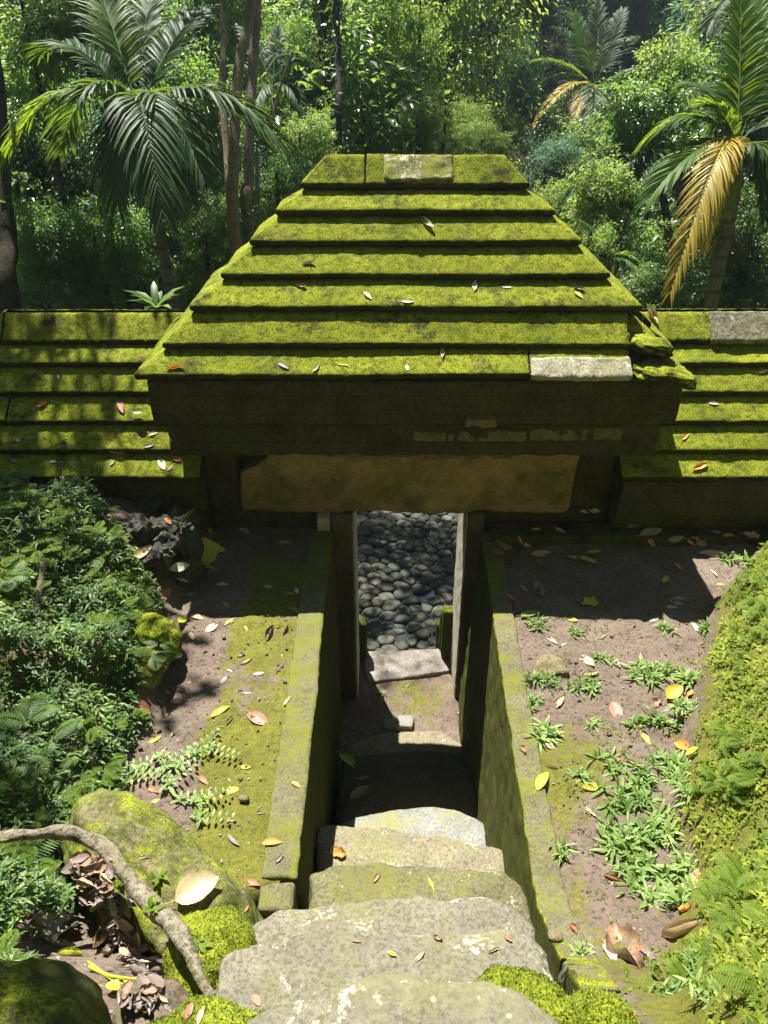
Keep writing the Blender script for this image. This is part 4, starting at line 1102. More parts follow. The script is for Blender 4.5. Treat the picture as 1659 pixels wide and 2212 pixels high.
for k, (x, y, L, s, lab) in enumerate(FERNS):
    drop_thing('fern', x, y, lambda p: fern_fronds(p + np.array([0, 0, .02]), 6, L * (.62 if s > 0 else .8), 300 + k, (0.2, 0.8)), M['fern'] if s > 0 else M['cover'], lab, 'fern')

def tuft(p, h, n, w, seed):
    rg = np.random.default_rng(seed + 5); k = rg.integers(3, 7)
    off = np.concatenate([np.clip(rg.normal(size=(k, 2)), -1.2, 1.2) * h * .34, np.zeros((k, 1))], 1); off[0] = 0
    c = p[None] + off; m = max(5, int(n / k))
    a = rosettes(c, m, (h * .35, h * .85), (w * .7, w * 1.2), (0.15, 1.25), 'lance' if seed % 3 else 'blade', droop=0.4)
    b = rosettes(c[:2], m // 2, (h * .6, h * 1.05), (w * .45, w * .7), (0.5, 1.4), 'blade', droop=0.5)
    return merge_leaves([a, b])
TUFTS6 = [(660, 630, 1), (820, 670, .8), (950, 770, 1), (1090, 820, 1.2), (1150, 860, 1.4), (1220, 830, 1.2), (1330, 870, 1.4), (840, 900, 1.2), (900, 905, 1.2), (660, 860, 1), (720, 870, .9), (640, 970, .9), (710, 1080, 1.3), (970, 1240, 1.2), (860, 1290, .9), (900, 1050, .7), (1110, 1050, 1.2), (1230, 1070, 1.4), (1330, 1000, 1.3), (1130, 1290, 1.3), (1210, 1240, 1.2), (1300, 1260, 1.2), (1600, 370, 1.3), (1500, 350, 1.3), (1400, 640, 1.1), (1210, 640, 1)]
TUFTS8 = [(770, 490, 1.2), (1010, 240, 1.4), (1080, 160, 1.4), (1110, 270, 1.3), (1240, 130, 1.4), (1310, 210, 1.2), (960, 410, 1.3), (1000, 450, 1.5), (1060, 500, 1.5), (1130, 530, 1.6), (1180, 330, 1.4), (1230, 420, 1.4), (1090, 400, 1.5), (1330, 540, 1.3), (1070, 620, 1.1), (1190, 680, 1.3), (1330, 640, 1.3), (1290, 560, 1.1), (1380, 950, .8), (1420, 1090, .85), (1180, 1070, .8), (850, 905, .7)]
def where_r(y):
    for lim, s in ((1330, 'near the far right bank'), (1400, 'before the gate shadow on the right'), (1480, 'level with the flat tan stone'), (1545, 'above the yellow moss patch'), (1640, 'beside the yellow moss patch'), (1720, 'topping the thick grass patch'), (1800, 'in the thick grass patch, upper half'), (1880, 'in the thick grass patch, lower half'), (1960, 'above the bare soil, right'), (3000, 'near the mossy humps, right')):
        if y < lim: return s
tl = [(829.5 + c / 2, 1037 + d / 2, s) for c, d, s in TUFTS6] + [(829.5 + c / 2, 1607 + d / 2, s) for c, d, s in TUFTS8]
def uniq(items):
    """items = [(x, label)]: tell look-alikes apart by their order from the left"""
    from collections import defaultdict
    g = defaultdict(list)
    for i, (x, lab) in enumerate(items): g[lab].append((x, i))
    out = [None] * len(items); o = ['leftmost', 'second from left', 'third from left', 'fourth from left', 'fifth from left', 'sixth from left', 'seventh from left', 'eighth from left', 'ninth from left', 'tenth from left']
    for lab, l in g.items():
        l.sort()
        for k, (x, i) in enumerate(l): out[i] = lab if len(l) == 1 else f"{lab}, {o[min(k, 9)]}"
    return out
labs = uniq([(x, ('small ' if s < .95 else 'large ' if s > 1.35 else '') + 'pale green grass tuft ' + where_r(y)) for x, y, s in tl])
for k, ((x, y, s), lab) in enumerate(zip(tl, labs)):
    drop_thing('grass_tuft', x, y, lambda p: tuft(p, 0.105 * s, int(34 + 12 * s), 0.16, k), M['grass'], lab, 'grass tuft', 'grass tufts on the right soil')
SPRIGS = [(262, 1670), (280, 1690), (300, 1672), (345, 1640), (365, 1700), (385, 1660), (392, 1735), (425, 1740), (430, 1770), (360, 1660), (420, 1630), (455, 1622), (330, 1965), (345, 1900), (265, 1912), (272, 1980), (245, 2015), (430, 2040)]
labs = uniq([(x, 'leafy green sprig ' + ('between boulder and mossy soil on the left' if y < 1800 else 'growing beside the root in the leaf litter')) for x, y in SPRIGS])
for k, ((x, y), lab) in enumerate(zip(SPRIGS, labs)):
    def bld(p):
        rg = np.random.default_rng(k); m = 11; t = np.linspace(0, 1, m)
        az = rg.uniform(-0.6, 0.9); h = np.array([math.cos(az), math.sin(az), 0.10]); L = 0.16
        P = p + h * (t * L)[:, None] + np.array([0, 0, .02 + .0])
        D = np.stack([np.cos(az + 1.9 * (-1) ** np.arange(m)), np.sin(az + 1.9 * (-1) ** np.arange(m)), np.full(m, .5)], 1) + h * .4
        a = leaves(P, D, np.tile([0, 0, 1.0], (m, 1)), 0.05 * (1.1 - .5 * t), 0.016, 'lance', 0.3)
        if y > 1800: return rosettes(p[None] + np.array([[0, 0, .01]]), 12, (.025, .055), (.35, .5), (.1, 1.1), 'lance')
        return merge_leaves([a, rosettes(p[None] + np.array([[0, 0, .02]]), 10, (.03, .065), (.25, .4), (0, 1), 'lance')])
    drop_thing('plant_sprig', x, y, bld, M['grass'] if y < 1800 else M['fern'], lab, 'plant', 'sprigs on the left')
def pathplant(p): return merge_leaves([rosettes(p[None] + np.array([[a, b, .02]]), 12, (.03, .06), (.15, .25), (.1, 1.2), 'lance') for a, b in ((0, 0), (.03, .06), (-.03, .1), (.01, -.04))])
for x, y, lab in ((843, 1139, 'small grass clump between the cobbles, seen through the doorway at its top left'), (891, 1178, 'lower grass clump between the cobbles in the middle of the doorway')):
    drop_thing('grass_tuft', x, y, lambda p: tuft(p, 0.13, 60, 0.14, 4), M['cover'], lab, 'grass tuft')
drop_thing('plant_sprig', 820, 1515, pathplant, M['grass'], 'small pale plant growing on the path inside the doorway', 'plant')

# ------------------------------------------------------------------ fallen leaves
def leaf_shape(nt, wr, curl, roll, wave, seed):
    rg = np.random.default_rng(seed)
    t = np.linspace(0, 1, 13); s = np.linspace(-1, 1, 7)
    Tt, Ss = np.meshgrid(t, s, indexing='ij')
    w = wr * 0.5 * np.sin(np.pi * np.clip(Tt, 0, 1) ** 0.85) ** 0.75
    th = Ss * roll
    y = w * (np.sin(th) / roll if abs(roll) > 1e-3 else Ss); z = w * ((1 - np.cos(th)) / roll if abs(roll) > 1e-3 else 0 * Ss)
    x = Tt - 0.5
    z = z + curl * (Tt - 0.4) ** 2 + 0.03 * np.abs(Ss) * wr
    V = np.stack([x.ravel(), y.ravel(), z.ravel()], 1)
    V[:, 2] += wave * fbm(V, 5, 2, seed) * 0.6; V[:, 1] += wave * 0.5 * fbm(V, 4, 2, seed + 3) + 0.05 * rg.uniform(-1, 1) * (V[:, 0] * 2) ** 2
    F = grid_faces(13, 7)
    st, sf = tube([(-0.5, 0, V[0, 2]), (-0.6, 0.01, V[0, 2] + .01), (-0.7, 0.03 * rg.uniform(-1, 1), V[0, 2] + .03)], [.012, .010, .010], 5, cap=False, sub=2)
    V, F = join([(V, F), (st, sf)])
    V[:, 2] -= np.percentile(V[:, 2], 12)
    return V, F
SHAPES = {'flat': [(.42, .10, .5, .02), (.36, .18, .7, .03), (.48, .06, .3, .03), (.40, -.12, .6, .03)],
          'curl': [(.45, .55, 1.5, .06), (.38, .7, 1.9, .05), (.5, .4, 1.2, .09)],
          'roll': [(.6, .25, 2.6, .05), (.7, .35, 2.3, .08)],
          'slim': [(.26, .12, .6, .02), (.22, .2, .8, .03)],
          'broad': [(.58, .10, .5, .03), (.66, .15, .6, .06)],
          'crumple': [(.75, .35, 1.3, .22), (.65, .5, 1.6, .25)]}
_lm = {}
def leaf_mesh(shape, v, col):
    k = (shape, v, col)
    if k not in _lm:
        a = SHAPES[shape][v]; V, F = leaf_shape(0, a[0], a[1], a[2], a[3], abs(hash(shape)) % 97 * 0 + v * 7 + len(shape))
        _lm[k] = new_mesh('fallen_leaf', V, F, DRY[col])
    return _lm[k]
def put_leaf(x0, y0, x1, y1, col, shape, k, lift=0.002):
    a, na = hit(x0, y0); b, nb = hit(x1, y1); c, nc = hit((x0 + x1) / 2, (y0 + y1) / 2)
    if c is None: return None
    d0 = math.hypot(x1 - x0, y1 - y0) / FPX * (c[1] * CP - c[2] * SP)
    if a is None or b is None or np.linalg.norm(b - a) > 2.2 * d0:
        r = ray(x1, y1) - ray(x0, y0); d = r / np.linalg.norm(r) * d0
    else: d = b - a
    n = nc * 0.8 + np.array([0, 0, .2]); n /= np.linalg.norm(n)
    d = d - n * np.dot(d, n); L = min(max(np.linalg.norm(d), 0.5 * d0), 1.8 * d0) * 1.05
    ex = d / (np.linalg.norm(d) + 1e-9); ey = np.cross(n, ex)
    Mx = Matrix(((ex[0], ey[0], n[0], 0), (ex[1], ey[1], n[1], 0), (ex[2], ey[2], n[2], 0), (0, 0, 0, 1)))
    v = k % len(SHAPES[shape])
    o = bpy.data.objects.new('fallen_leaf', leaf_mesh(shape, v, col)); COL.objects.link(o)
    o.matrix_world = Matrix.Translation(Vector(c + n * (lift + 0.008 * L))) @ Mx @ Matrix.Diagonal((L, L, L * .9, 1))
    return o
W6 = lambda *a: tuple((829.5 + v / 2) if i % 2 == 0 else (1037 + v / 2) for i, v in enumerate(a))
W8 = lambda *a: tuple((829.5 + v / 2) if i % 2 == 0 else (1607 + v / 2) for i, v in enumerate(a))
W5 = lambda *a: tuple((v / 2) if i % 2 == 0 else (1037 + v / 2) for i, v in enumerate(a))
W7 = lambda *a: tuple((v / 2) if i % 2 == 0 else (1607 + v / 2) for i, v in enumerate(a))
T = lambda *a: a
tier = lambda n: f'on the {n} roof tier from the top'
LV = [
 (T(910, 470, 935, 498), 'pale', 'curl', tier('third')), (T(653, 570, 681, 567), 'grey', 'curl', tier('fourth')), (T(640, 616, 663, 621), 'brown', 'curl', tier('fifth')), (T(786, 630, 803, 647), 'tan', 'flat', tier('fifth')),
 (T(866, 652, 894, 653), 'pale', 'slim', tier('fifth')), (T(1024, 628, 1026, 606), 'pale', 'flat', tier('fifth')), (T(1083, 620, 1107, 622), 'pale', 'slim', tier('fifth')), (T(1241, 630, 1259, 645), 'lime', 'flat', tier('fifth')), (T(1240, 621, 1263, 627), 'purple', 'curl', tier('fifth')),
 (T(955, 778, 957, 745), 'tan', 'curl', tier('lowest')), (T(361, 797, 399, 791), 'orange', 'curl', tier('lowest')), (T(602, 784, 624, 797), 'grey', 'flat', tier('lowest')), (T(676, 806, 690, 786), 'pale', 'curl', tier('lowest')), (T(728, 786, 754, 790), 'lime', 'slim', tier('lowest')), (T(878, 788, 881, 801), 'pale', 'flat', tier('lowest')), (T(1396, 672, 1424, 694), 'tan', 'roll', 'on the right hip of the roof'), (T(385, 660, 410, 652), 'tan', 'slim', 'on the left hip of the roof'), (T(487, 548, 500, 552), 'purple', 'flat', 'high on the left hip of the roof'),
 (T(78, 881, 103, 870), 'red', 'curl', 'on the fourth coping row of the left wall'), (T(256, 864, 267, 893), 'red', 'flat', 'on the fourth coping row of the left wall'), (T(125, 804, 128, 822), 'grey', 'slim', 'on the third coping row of the left wall'), (T(290, 893, 313, 895), 'green', 'broad', 'on the fourth coping row of the left wall'),
 (T(32, 942, 44, 956), 'tan', 'flat', 'on the fifth coping row of the left wall'), (T(56, 947, 80, 942), 'brown', 'flat', 'on the fifth coping row of the left wall'), (T(92, 941, 101, 946), 'brown', 'curl', 'on the fifth coping row of the left wall'), (T(128, 956, 146, 950), 'grey', 'curl', 'on the fifth coping row of the left wall'), (T(312, 967, 335, 960), 'grey', 'slim', 'on the fifth coping row of the left wall'), (T(322, 940, 341, 934), 'tan', 'flat', 'on the fifth coping row of the left wall'), (T(366, 958, 372, 944), 'pale', 'flat', 'on the fifth coping row of the left wall'),
 (T(22, 988, 38, 1001), 'grey', 'curl', 'on the lowest coping row of the left wall'), (T(107, 995, 124, 998), 'grey', 'flat', 'on the lowest coping row of the left wall'), (T(181, 1001, 184, 985), 'tan', 'slim', 'on the lowest coping row of the left wall'), (T(240, 1006, 248, 984), 'green', 'flat', 'on the lowest coping row of the left wall'), (T(248, 974, 282, 983), 'brown', 'flat', 'on the lowest coping row of the left wall'), (T(344, 991, 357, 1015), 'pale', 'flat', 'on the lowest coping row of the left wall'), (T(370, 990, 393, 995), 'red', 'curl', 'on the lowest coping row of the left wall'), (T(362, 1017, 374, 1004), 'tan', 'flat', 'on the lowest coping row of the left wall'), (T(379, 1002, 388, 992), 'brown', 'curl', 'on the lowest coping row of the left wall'),
 (T(1497, 1015, 1527, 1002), 'orange', 'curl', 'on the lowest coping row of the right wall'), (T(1530, 870, 1553, 873), 'pale', 'flat', 'on the fourth coping row of the right wall'), (T(1637, 806, 1662, 800), 'tan', 'curl', 'on the third coping row of the right wall'), (T(1474, 950, 1487, 936), 'orange', 'flat', 'on the fifth coping row of the right wall'),
 (W5(712, 160, 740, 195), 'orange', 'flat', 'on the crumbly rock heap'), (W5(806, 180, 815, 118), 'green', 'slim', 'beside the crumbly rock heap'), (W5(885, 205, 925, 232), 'orange', 'flat', 'in the gate shadow on the left soil'), (W5(1030, 205, 1082, 235), 'tan', 'flat', 'in the gate shadow on the left soil'), (W5(1205, 270, 1258, 272), 'yellow', 'flat', 'in the gate shadow on the left soil'), (W5(575, 265, 592, 310), 'orange', 'slim', 'among the left bank plants'), (W5(570, 335, 660, 290), 'tan', 'flat', 'at the front of the crumbly rock heap'), (W5(810, 310, 955, 360), 'lime', 'broad', 'at the shadow edge beside the crumbly rock heap'),
 (W5(735, 382, 818, 370), 'pale', 'flat', 'on the sunlit left soil'), (W5(745, 425, 838, 435), 'pale', 'slim', 'on the sunlit left soil'), (W5(690, 515, 735, 475), 'red', 'flat', 'on the sunlit left soil'), (W5(640, 497, 685, 478), 'red', 'flat', 'on the sunlit left soil'), (W5(620, 538, 705, 522), 'grey', 'flat', 'on the sunlit left soil'), (W5(828, 585, 880, 603), 'tan', 'flat', 'at the gate shadow edge on the left'), (W5(770, 622, 805, 585), 'lime', 'flat', 'at the gate shadow edge on the left'), (W5(968, 625, 1010, 600), 'lime', 'flat', 'at the gate shadow edge on the left'), (W5(965, 530, 990, 555), 'orange', 'flat', 'in the gate shadow on the left soil'), (W5(1238, 487, 1272, 500), 'orange', 'flat', 'in the gate shadow on the left soil'), (W5(1275, 470, 1290, 495), 'pale', 'flat', 'in the gate shadow on the left soil'), (W5(1180, 480, 1140, 470), 'grey', 'broad', 'in the gate shadow on the left soil'), (W5(900, 400, 950, 385), 'grey', 'flat', 'in the gate shadow on the left soil'), (W5(935, 455, 985, 452), 'tan', 'flat', 'in the gate shadow on the left soil'), (W5(805, 500, 850, 492), 'grey', 'flat', 'in the gate shadow on the left soil'), (W5(1250, 560, 1310, 578), 'brown', 'flat', 'in the gate shadow on the left soil'),
 (W5(888, 655, 940, 620), 'pale', 'flat', 'before the gate shadow, left soil'), (W5(1058, 630, 1068, 655), 'yellow', 'flat', 'before the gate shadow, left soil'), (W5(820, 660, 835, 695), 'tan', 'flat', 'before the gate shadow, left soil'), (W5(1150, 692, 1180, 632), 'purple', 'roll', 'before the gate shadow, left soil'), (W5(1225, 672, 1245, 628), 'purple', 'roll', 'before the gate shadow, left soil'),
 (W5(1035, 800, 1088, 775), 'tan', 'curl', 'on the mossy left soil'), (W5(1095, 846, 1142, 832), 'pale', 'flat', 'on the mossy left soil'), (W5(980, 822, 1018, 832), 'pale', 'slim', 'on the mossy left soil'), (W5(955, 882, 980, 850), 'grey', 'flat', 'on the mossy left soil'), (W5(1048, 920, 1088, 922), 'pale', 'slim', 'on the mossy left soil'), (W5(1230, 972, 1255, 935), 'tan', 'flat', 'beside the left retaining wall'), (W5(910, 1022, 990, 975), 'yellow', 'flat', 'on the mossy left soil'), (W5(1072, 1008, 1160, 1055), 'red', 'flat', 'on the mossy left soil'), (W5(975, 1057, 1003, 1020), 'purple', 'curl', 'on the mossy left soil'), (W5(1025, 765, 1058, 752), 'purple', 'crumple', 'on the mossy left soil'), (W5(920, 1115, 950, 1088), 'purple', 'crumple', 'on the mossy left soil'),
 (W5(568, 962, 637, 1020), 'red', 'broad', 'at the edge of the left bank plants'), (W5(678, 975, 732, 955), 'purple', 'crumple', 'on the bare left soil strip'), (W5(712, 905, 733, 930), 'lime', 'flat', 'on the bare left soil strip'), (W5(490, 1068, 537, 1080), 'yellow', 'flat', 'among the left bank plants'), (W5(632, 1142, 700, 1110), 'lime', 'slim', 'on the bare left soil strip'), (W5(650, 1215, 692, 1180), 'grey', 'flat', 'on the bare left soil strip'), (W5(1040, 1240, 1085, 1243), 'yellow', 'flat', 'on the mossy left soil'), (W5(852, 1275, 900, 1315), 'red', 'flat', 'on the mossy left soil'), (W5(973, 1350, 1035, 1332), 'lime', 'flat', 'on the mossy left soil'), (W5(1258, 1305, 1300, 1328), 'orange', 'flat', 'on the left retaining wall'), (W5(365, 660, 412, 662), 'yellow', 'flat', 'among the left bank plants'), (W5(345, 815, 390, 845), 'orange', 'flat', 'beside the tan rock on the left bank'), (W5(185, 825, 210, 850), 'orange', 'flat', 'among the left bank plants'),
 (W7(1133, 440, 1218, 412), 'orange', 'flat', 'across the near end of the left retaining wall'), (W7(1193, 515, 1225, 478), 'grey', 'curl', 'on the near end of the left retaining wall'), (W7(1048, 590, 1125, 612), 'red', 'flat', 'beside the near end of the left retaining wall'), (W7(975, 388, 1030, 445), 'purple', 'slim', 'on the bare soil strip by the boulder'), (W7(762, 684, 942, 588), 'tan', 'broad', 'lying over the thick moss boulder'), (W7(1056, 725, 1072, 695), 'red', 'flat', 'behind the thick moss boulder'), (W7(585, 497, 650, 488), 'purple', 'slim', 'on the long boulder'), (W7(655, 262, 690, 232), 'lime', 'flat', 'on the ridge of the long boulder'), (W7(535, 165, 580, 140), 'red', 'flat', 'on the upper rim of the long boulder'), (W7(690, 170, 745, 138), 'grey', 'flat', 'among the sprigs above the boulder'), (W7(635, 185, 690, 210), 'red', 'flat', 'among the sprigs above the boulder'),
 (W7(455, 1082, 580, 1088), 'yellow', 'broad', 'at the lower end of the leaf litter'), (W7(26, 748, 114, 744), 'lime', 'flat', 'at the left edge above the dark boulder'), (W7(800, 1182, 830, 1130), 'red', 'flat', 'on the low mossy rock'), (W7(850, 1205, 885, 1140), 'tan', 'flat', 'on the low mossy rock'), (W7(1092, 1082, 1125, 1135), 'brown', 'flat', 'on the second step from the bottom'), (W7(1520, 850, 1560, 855), 'brown', 'flat', 'on the second step from the bottom'), (W7(1430, 455, 1497, 485), 'orange', 'crumple', 'on the left end of the yellowish step'), (W7(1615, 600, 1640, 560), 'brown', 'curl', 'on the grey green step'), (W7(1532, 328, 1556, 305), 'red', 'curl', 'on the rounded bluish step'), (W7(110, 812, 310, 800), 'grey', 'crumple', 'above the dark boulder'), (W7(180, 850, 320, 900), 'grey', 'roll', 'above the dark boulder'), (W7(245, 955, 360, 870), 'lime', 'roll', 'above the dark boulder'), (W7(430, 705, 520, 670), 'pale', 'slim', 'on the leaf litter'), (W7(1475, 75, 1540, 72), 'lime', 'flat', 'in the shadow on a dark step'), (W7(1520, 245, 1598, 200), 'brown', 'broad', 'in the shadow on a dark step'), (W7(1545, 150, 1600, 142), 'grey', 'flat', 'in the shadow on a dark step'),
 (W6(640, 216, 677, 212), 'yellow', 'flat', 'in the gate shadow on the right soil'), (W6(580, 240, 597, 277), 'yellow', 'slim', 'in the gate shadow on the right soil'), (W6(600, 275, 632, 285), 'lime', 'flat', 'in the gate shadow on the right soil'), (W6(465, 272, 550, 292), 'tan', 'crumple', 'in the gate shadow beside the right door post'), (W6(472, 300, 522, 345), 'brown', 'crumple', 'in the gate shadow beside the right door post'), (W6(795, 332, 845, 345), 'lime', 'flat', 'in the gate shadow on the right soil'), (W6(838, 350, 916, 376), 'lime', 'broad', 'in the gate shadow on the right soil'), (W6(880, 313, 937, 310), 'yellow', 'flat', 'in the gate shadow on the right soil'), (W6(640, 322, 720, 316), 'tan', 'flat', 'in the gate shadow on the right soil'), (W6(655, 350, 697, 384), 'brown', 'crumple', 'in the gate shadow on the right soil'), (W6(738, 206, 780, 232), 'tan', 'flat', 'in the gate shadow on the right soil'), (W6(1053, 222, 1107, 195), 'tan', 'broad', 'in the gate shadow under the right wall'), (W6(1110, 240, 1200, 215), 'tan', 'flat', 'in the gate shadow under the right wall'), (W6(1140, 250, 1170, 285), 'orange', 'flat', 'in the gate shadow under the right wall'), (W6(1230, 262, 1295, 246), 'grey', 'flat', 'in the gate shadow under the right wall'), (W6(1308, 250, 1400, 288), 'tan', 'crumple', 'in the gate shadow under the right wall'), (W6(1408, 222, 1462, 230), 'brown', 'flat', 'in the gate shadow under the right wall'), (W6(1462, 244, 1512, 238), 'orange', 'flat', 'in the gate shadow under the right wall'), (W6(1550, 235, 1620, 250), 'tan', 'crumple', 'in the gate shadow under the right wall'), (W6(845, 128, 880, 140), 'tan', 'flat', 'on the plinth of the right wall'), (W6(888, 128, 932, 134), 'tan', 'flat', 'on the plinth of the right wall'), (W6(1256, 360, 1287, 392), 'orange', 'flat', 'in the gate shadow near its right corner'), (W6(1210, 445, 1226, 415), 'lime', 'flat', 'in the gate shadow near its right corner'), (W6(1200, 360, 1245, 405), 'grey', 'curl', 'in the gate shadow near its right corner'), (W6(1235, 520, 1290, 540), 'grey', 'flat', 'in the gate shadow near its right corner'), (W6(1253, 510, 1302, 515), 'grey', 'flat', 'in the gate shadow near its right corner'), (W6(1215, 548, 1270, 555), 'tan', 'flat', 'in the gate shadow near its right corner'),
 (W6(588, 455, 620, 492), 'orange', 'flat', 'in the gate shadow by the right retaining wall'), (W6(522, 500, 572, 515), 'red', 'flat', 'in the gate shadow by the right retaining wall'), (W6(650, 452, 692, 517), 'grey', 'crumple', 'in the gate shadow on the right soil'), (W6(833, 510, 926, 556), 'lime', 'crumple', 'in the gate shadow on the right soil'), (W6(588, 587, 670, 572), 'green', 'flat', 'at the gate shadow edge on the right'), (W6(790, 598, 836, 610), 'yellow', 'flat', 'at the gate shadow edge on the right'), (W6(1005, 607, 1033, 600), 'green', 'flat', 'at the gate shadow edge on the right'), (W6(1150, 612, 1190, 598), 'pale', 'flat', 'at the gate shadow edge on the right'),
 (W6(700, 675, 747, 712), 'pale', 'flat', 'on the sunlit right soil'), (W6(845, 755, 907, 810), 'tan', 'flat', 'on the sunlit right soil'), (W6(855, 846, 927, 838), 'tan', 'curl', 'on the sunlit right soil'), (W6(922, 690, 960, 672), 'pale', 'curl', 'on the sunlit right soil'), (W6(990, 782, 1022, 816), 'pale', 'curl', 'on the sunlit right soil'), (W6(765, 715, 790, 708), 'pale', 'slim', 'on the sunlit right soil'), (W6(1220, 948, 1282, 902), 'yellow', 'broad', 'right of the large tufts'), (W6(1322, 948, 1336, 893), 'orange', 'flat', 'right of the large tufts'), (W6(1290, 978, 1315, 928), 'tan', 'curl', 'right of the large tufts'), (W6(988, 965, 1018, 1037), 'red', 'flat', 'on the right soil above the moss patch'), (W6(735, 985, 772, 940), 'tan', 'curl', 'on the right soil above the moss patch'), (W6(1150, 985, 1190, 950), 'brown', 'crumple', 'on the right soil above the moss patch'), (W6(1265, 1132, 1332, 1165), 'orange', 'flat', 'among the grass at the right bank'), (W6(1325, 1205, 1370, 1168), 'lime', 'broad', 'among the grass at the right bank'), (W6(1112, 1095, 1150, 1145), 'lime', 'flat', 'among the grass beside the moss patch'), (W6(1040, 1207, 1117, 1245), 'tan', 'curl', 'among the grass below the moss patch'), (W6(985, 1195, 1035, 1215), 'red', 'curl', 'among the grass below the moss patch'), (W6(858, 1330, 937, 1322), 'yellow', 'flat', 'on the soil left of the thick grass patch'), (W6(660, 1332, 705, 1268), 'lime', 'flat', 'beside the right retaining wall top'), (W6(700, 1235, 752, 1250), 'tan', 'roll', 'beside the right retaining wall top'), (W6(590, 1150, 612, 1187), 'red', 'crumple', 'on the right retaining wall'), (W6(665, 1130, 745, 1168), 'brown', 'slim', 'below a tuft near the right retaining wall'), (W6(1330, 620, 1355, 660), 'pale', 'flat', 'at the foot of the mossy right bank'), (W6(1465, 322, 1360, 318), 'tan', 'flat', 'where sunlight begins under the right wall'), (W6(1410, 385, 1440, 420), 'tan', 'slim', 'in the sun at the far end of the right soil'), (W6(1430, 450, 1470, 455), 'orange', 'flat', 'in the sun at the far end of the right soil'), (W6(90, 898, 112, 880), 'green', 'flat', 'on the path inside the doorway'), (W6(348, 1108, 380, 1098), 'lime', 'flat', 'beside the tan threshold stone'), (W6(318, 1010, 326, 996), 'pale', 'flat', 'on the path inside the doorway'),
 (W8(948, 572, 1037, 602), 'red', 'roll', 'below the thick grass patch on the right'), (W8(1268, 598, 1412, 612), 'tan', 'flat', 'on low plants right of the thick grass patch'), (W8(1205, 850, 1390, 778), 'tan', 'roll', 'on the bare soil at the foot of the right bank'), (W8(985, 835, 1095, 985), 'brown', 'crumple', 'on the bare soil above the mossy humps'), (W8(1095, 890, 1168, 945), 'purple', 'crumple', 'on the bare soil above the mossy humps'), (W8(955, 880, 1000, 940), 'pale', 'flat', 'on the bare soil above the mossy humps'), (W8(768, 1035, 803, 955), 'pale', 'roll', 'standing behind the mossy humps'), (W8(1055, 1205, 1095, 1145), 'orange', 'curl', 'right of the smaller mossy hump'), (W8(518, 830, 552, 855), 'red', 'crumple', 'on the second step from the bottom, right part'), (W8(212, 835, 252, 855), 'brown', 'crumple', 'on the second step from the bottom'), (W8(450, 905, 500, 885), 'brown', 'curl', 'on the second step from the bottom, right part'), (W8(128, 945, 175, 900), 'tan', 'curl', 'on the second step from the bottom'), (W8(15, 898, 52, 918), 'lime', 'flat', 'on the second step from the bottom'), (W8(192, 582, 218, 630), 'lime', 'slim', 'on the grey green step'), (W8(912, 440, 955, 440), 'pale', 'flat', 'beside the thick grass patch'), (W8(805, 788, 836, 822), 'red', 'roll', 'on the soil beside the right retaining wall'), (W8(1285, 720, 1330, 708), 'orange', 'crumple', 'on the bare soil at the foot of the right bank'), (W8(1645, 870, 1665, 930), 'yellow', 'flat', 'at the right edge of the picture'), (W8(870, 275, 915, 318), 'tan', 'slim', 'on the soil left of the thick grass patch'),
]
CN = {'yellow': 'yellow', 'lime': 'yellow green', 'orange': 'orange', 'red': 'reddish', 'brown': 'brown', 'purple': 'purplish brown', 'tan': 'tan', 'pale': 'pale', 'green': 'green', 'grey': 'greyish'}
SN = {'flat': '', 'curl': 'curled ', 'roll': 'rolled ', 'slim': 'narrow ', 'broad': 'broad ', 'crumple': 'crumpled '}
labs = uniq([((c[0] + c[2]) / 2, f"{SN[s]}{CN[col]} leaf lying {w}".replace('lying standing', 'standing').replace('lying lying', 'lying')) for c, col, s, w in LV])
for k, ((c, col, s, w), lab) in enumerate(zip(LV, labs)):
    o = put_leaf(*c, col, s, k, 0.026 if s == 'broad' else 0.002)
    if o: tag(o, lab, 'fallen leaf', 'fallen leaves')
# the leaf litter heap beside the root
for k in range(120):
    x, y = R.uniform(0, 1, 2); px = 165 + 150 * y * 0.75 + R.uniform(0, 1) * 80; py = 1850 + 330 * y
    a = R.uniform(0, math.pi); L = R.uniform(24, 48)
    o = put_leaf(px, py, px + L * math.cos(a), py + L * math.sin(a), ['purple', 'purple', 'brown', 'grey', 'purple', 'tan'][k % 6], ['crumple', 'curl', 'flat', 'roll'][k % 4], k, 0.004 + 0.035 * R.random())
    if o: tag(o, 'dry brown leaf in the heap of litter between root and dark boulder', 'fallen leaf', 'leaf litter beside the root')
# broken stalks in the litter
for k, (spec, lab) in enumerate((([(195, 2095), (240, 2115), (310, 2125)], 'yellow green stalk lying across the leaf litter, upper one'), ([(193, 2085), (250, 2125), (318, 2148)], 'longer yellow green stalk lying across the leaf litter'))):
    pts = [hit(*p)[0] + np.array([0, 0, .02]) for p in spec]
    V, F = tube(pts, [.006, .006, .004], 8); tag(part('leaf_stalk', V, F, DRY['lime']), lab, 'stalk')

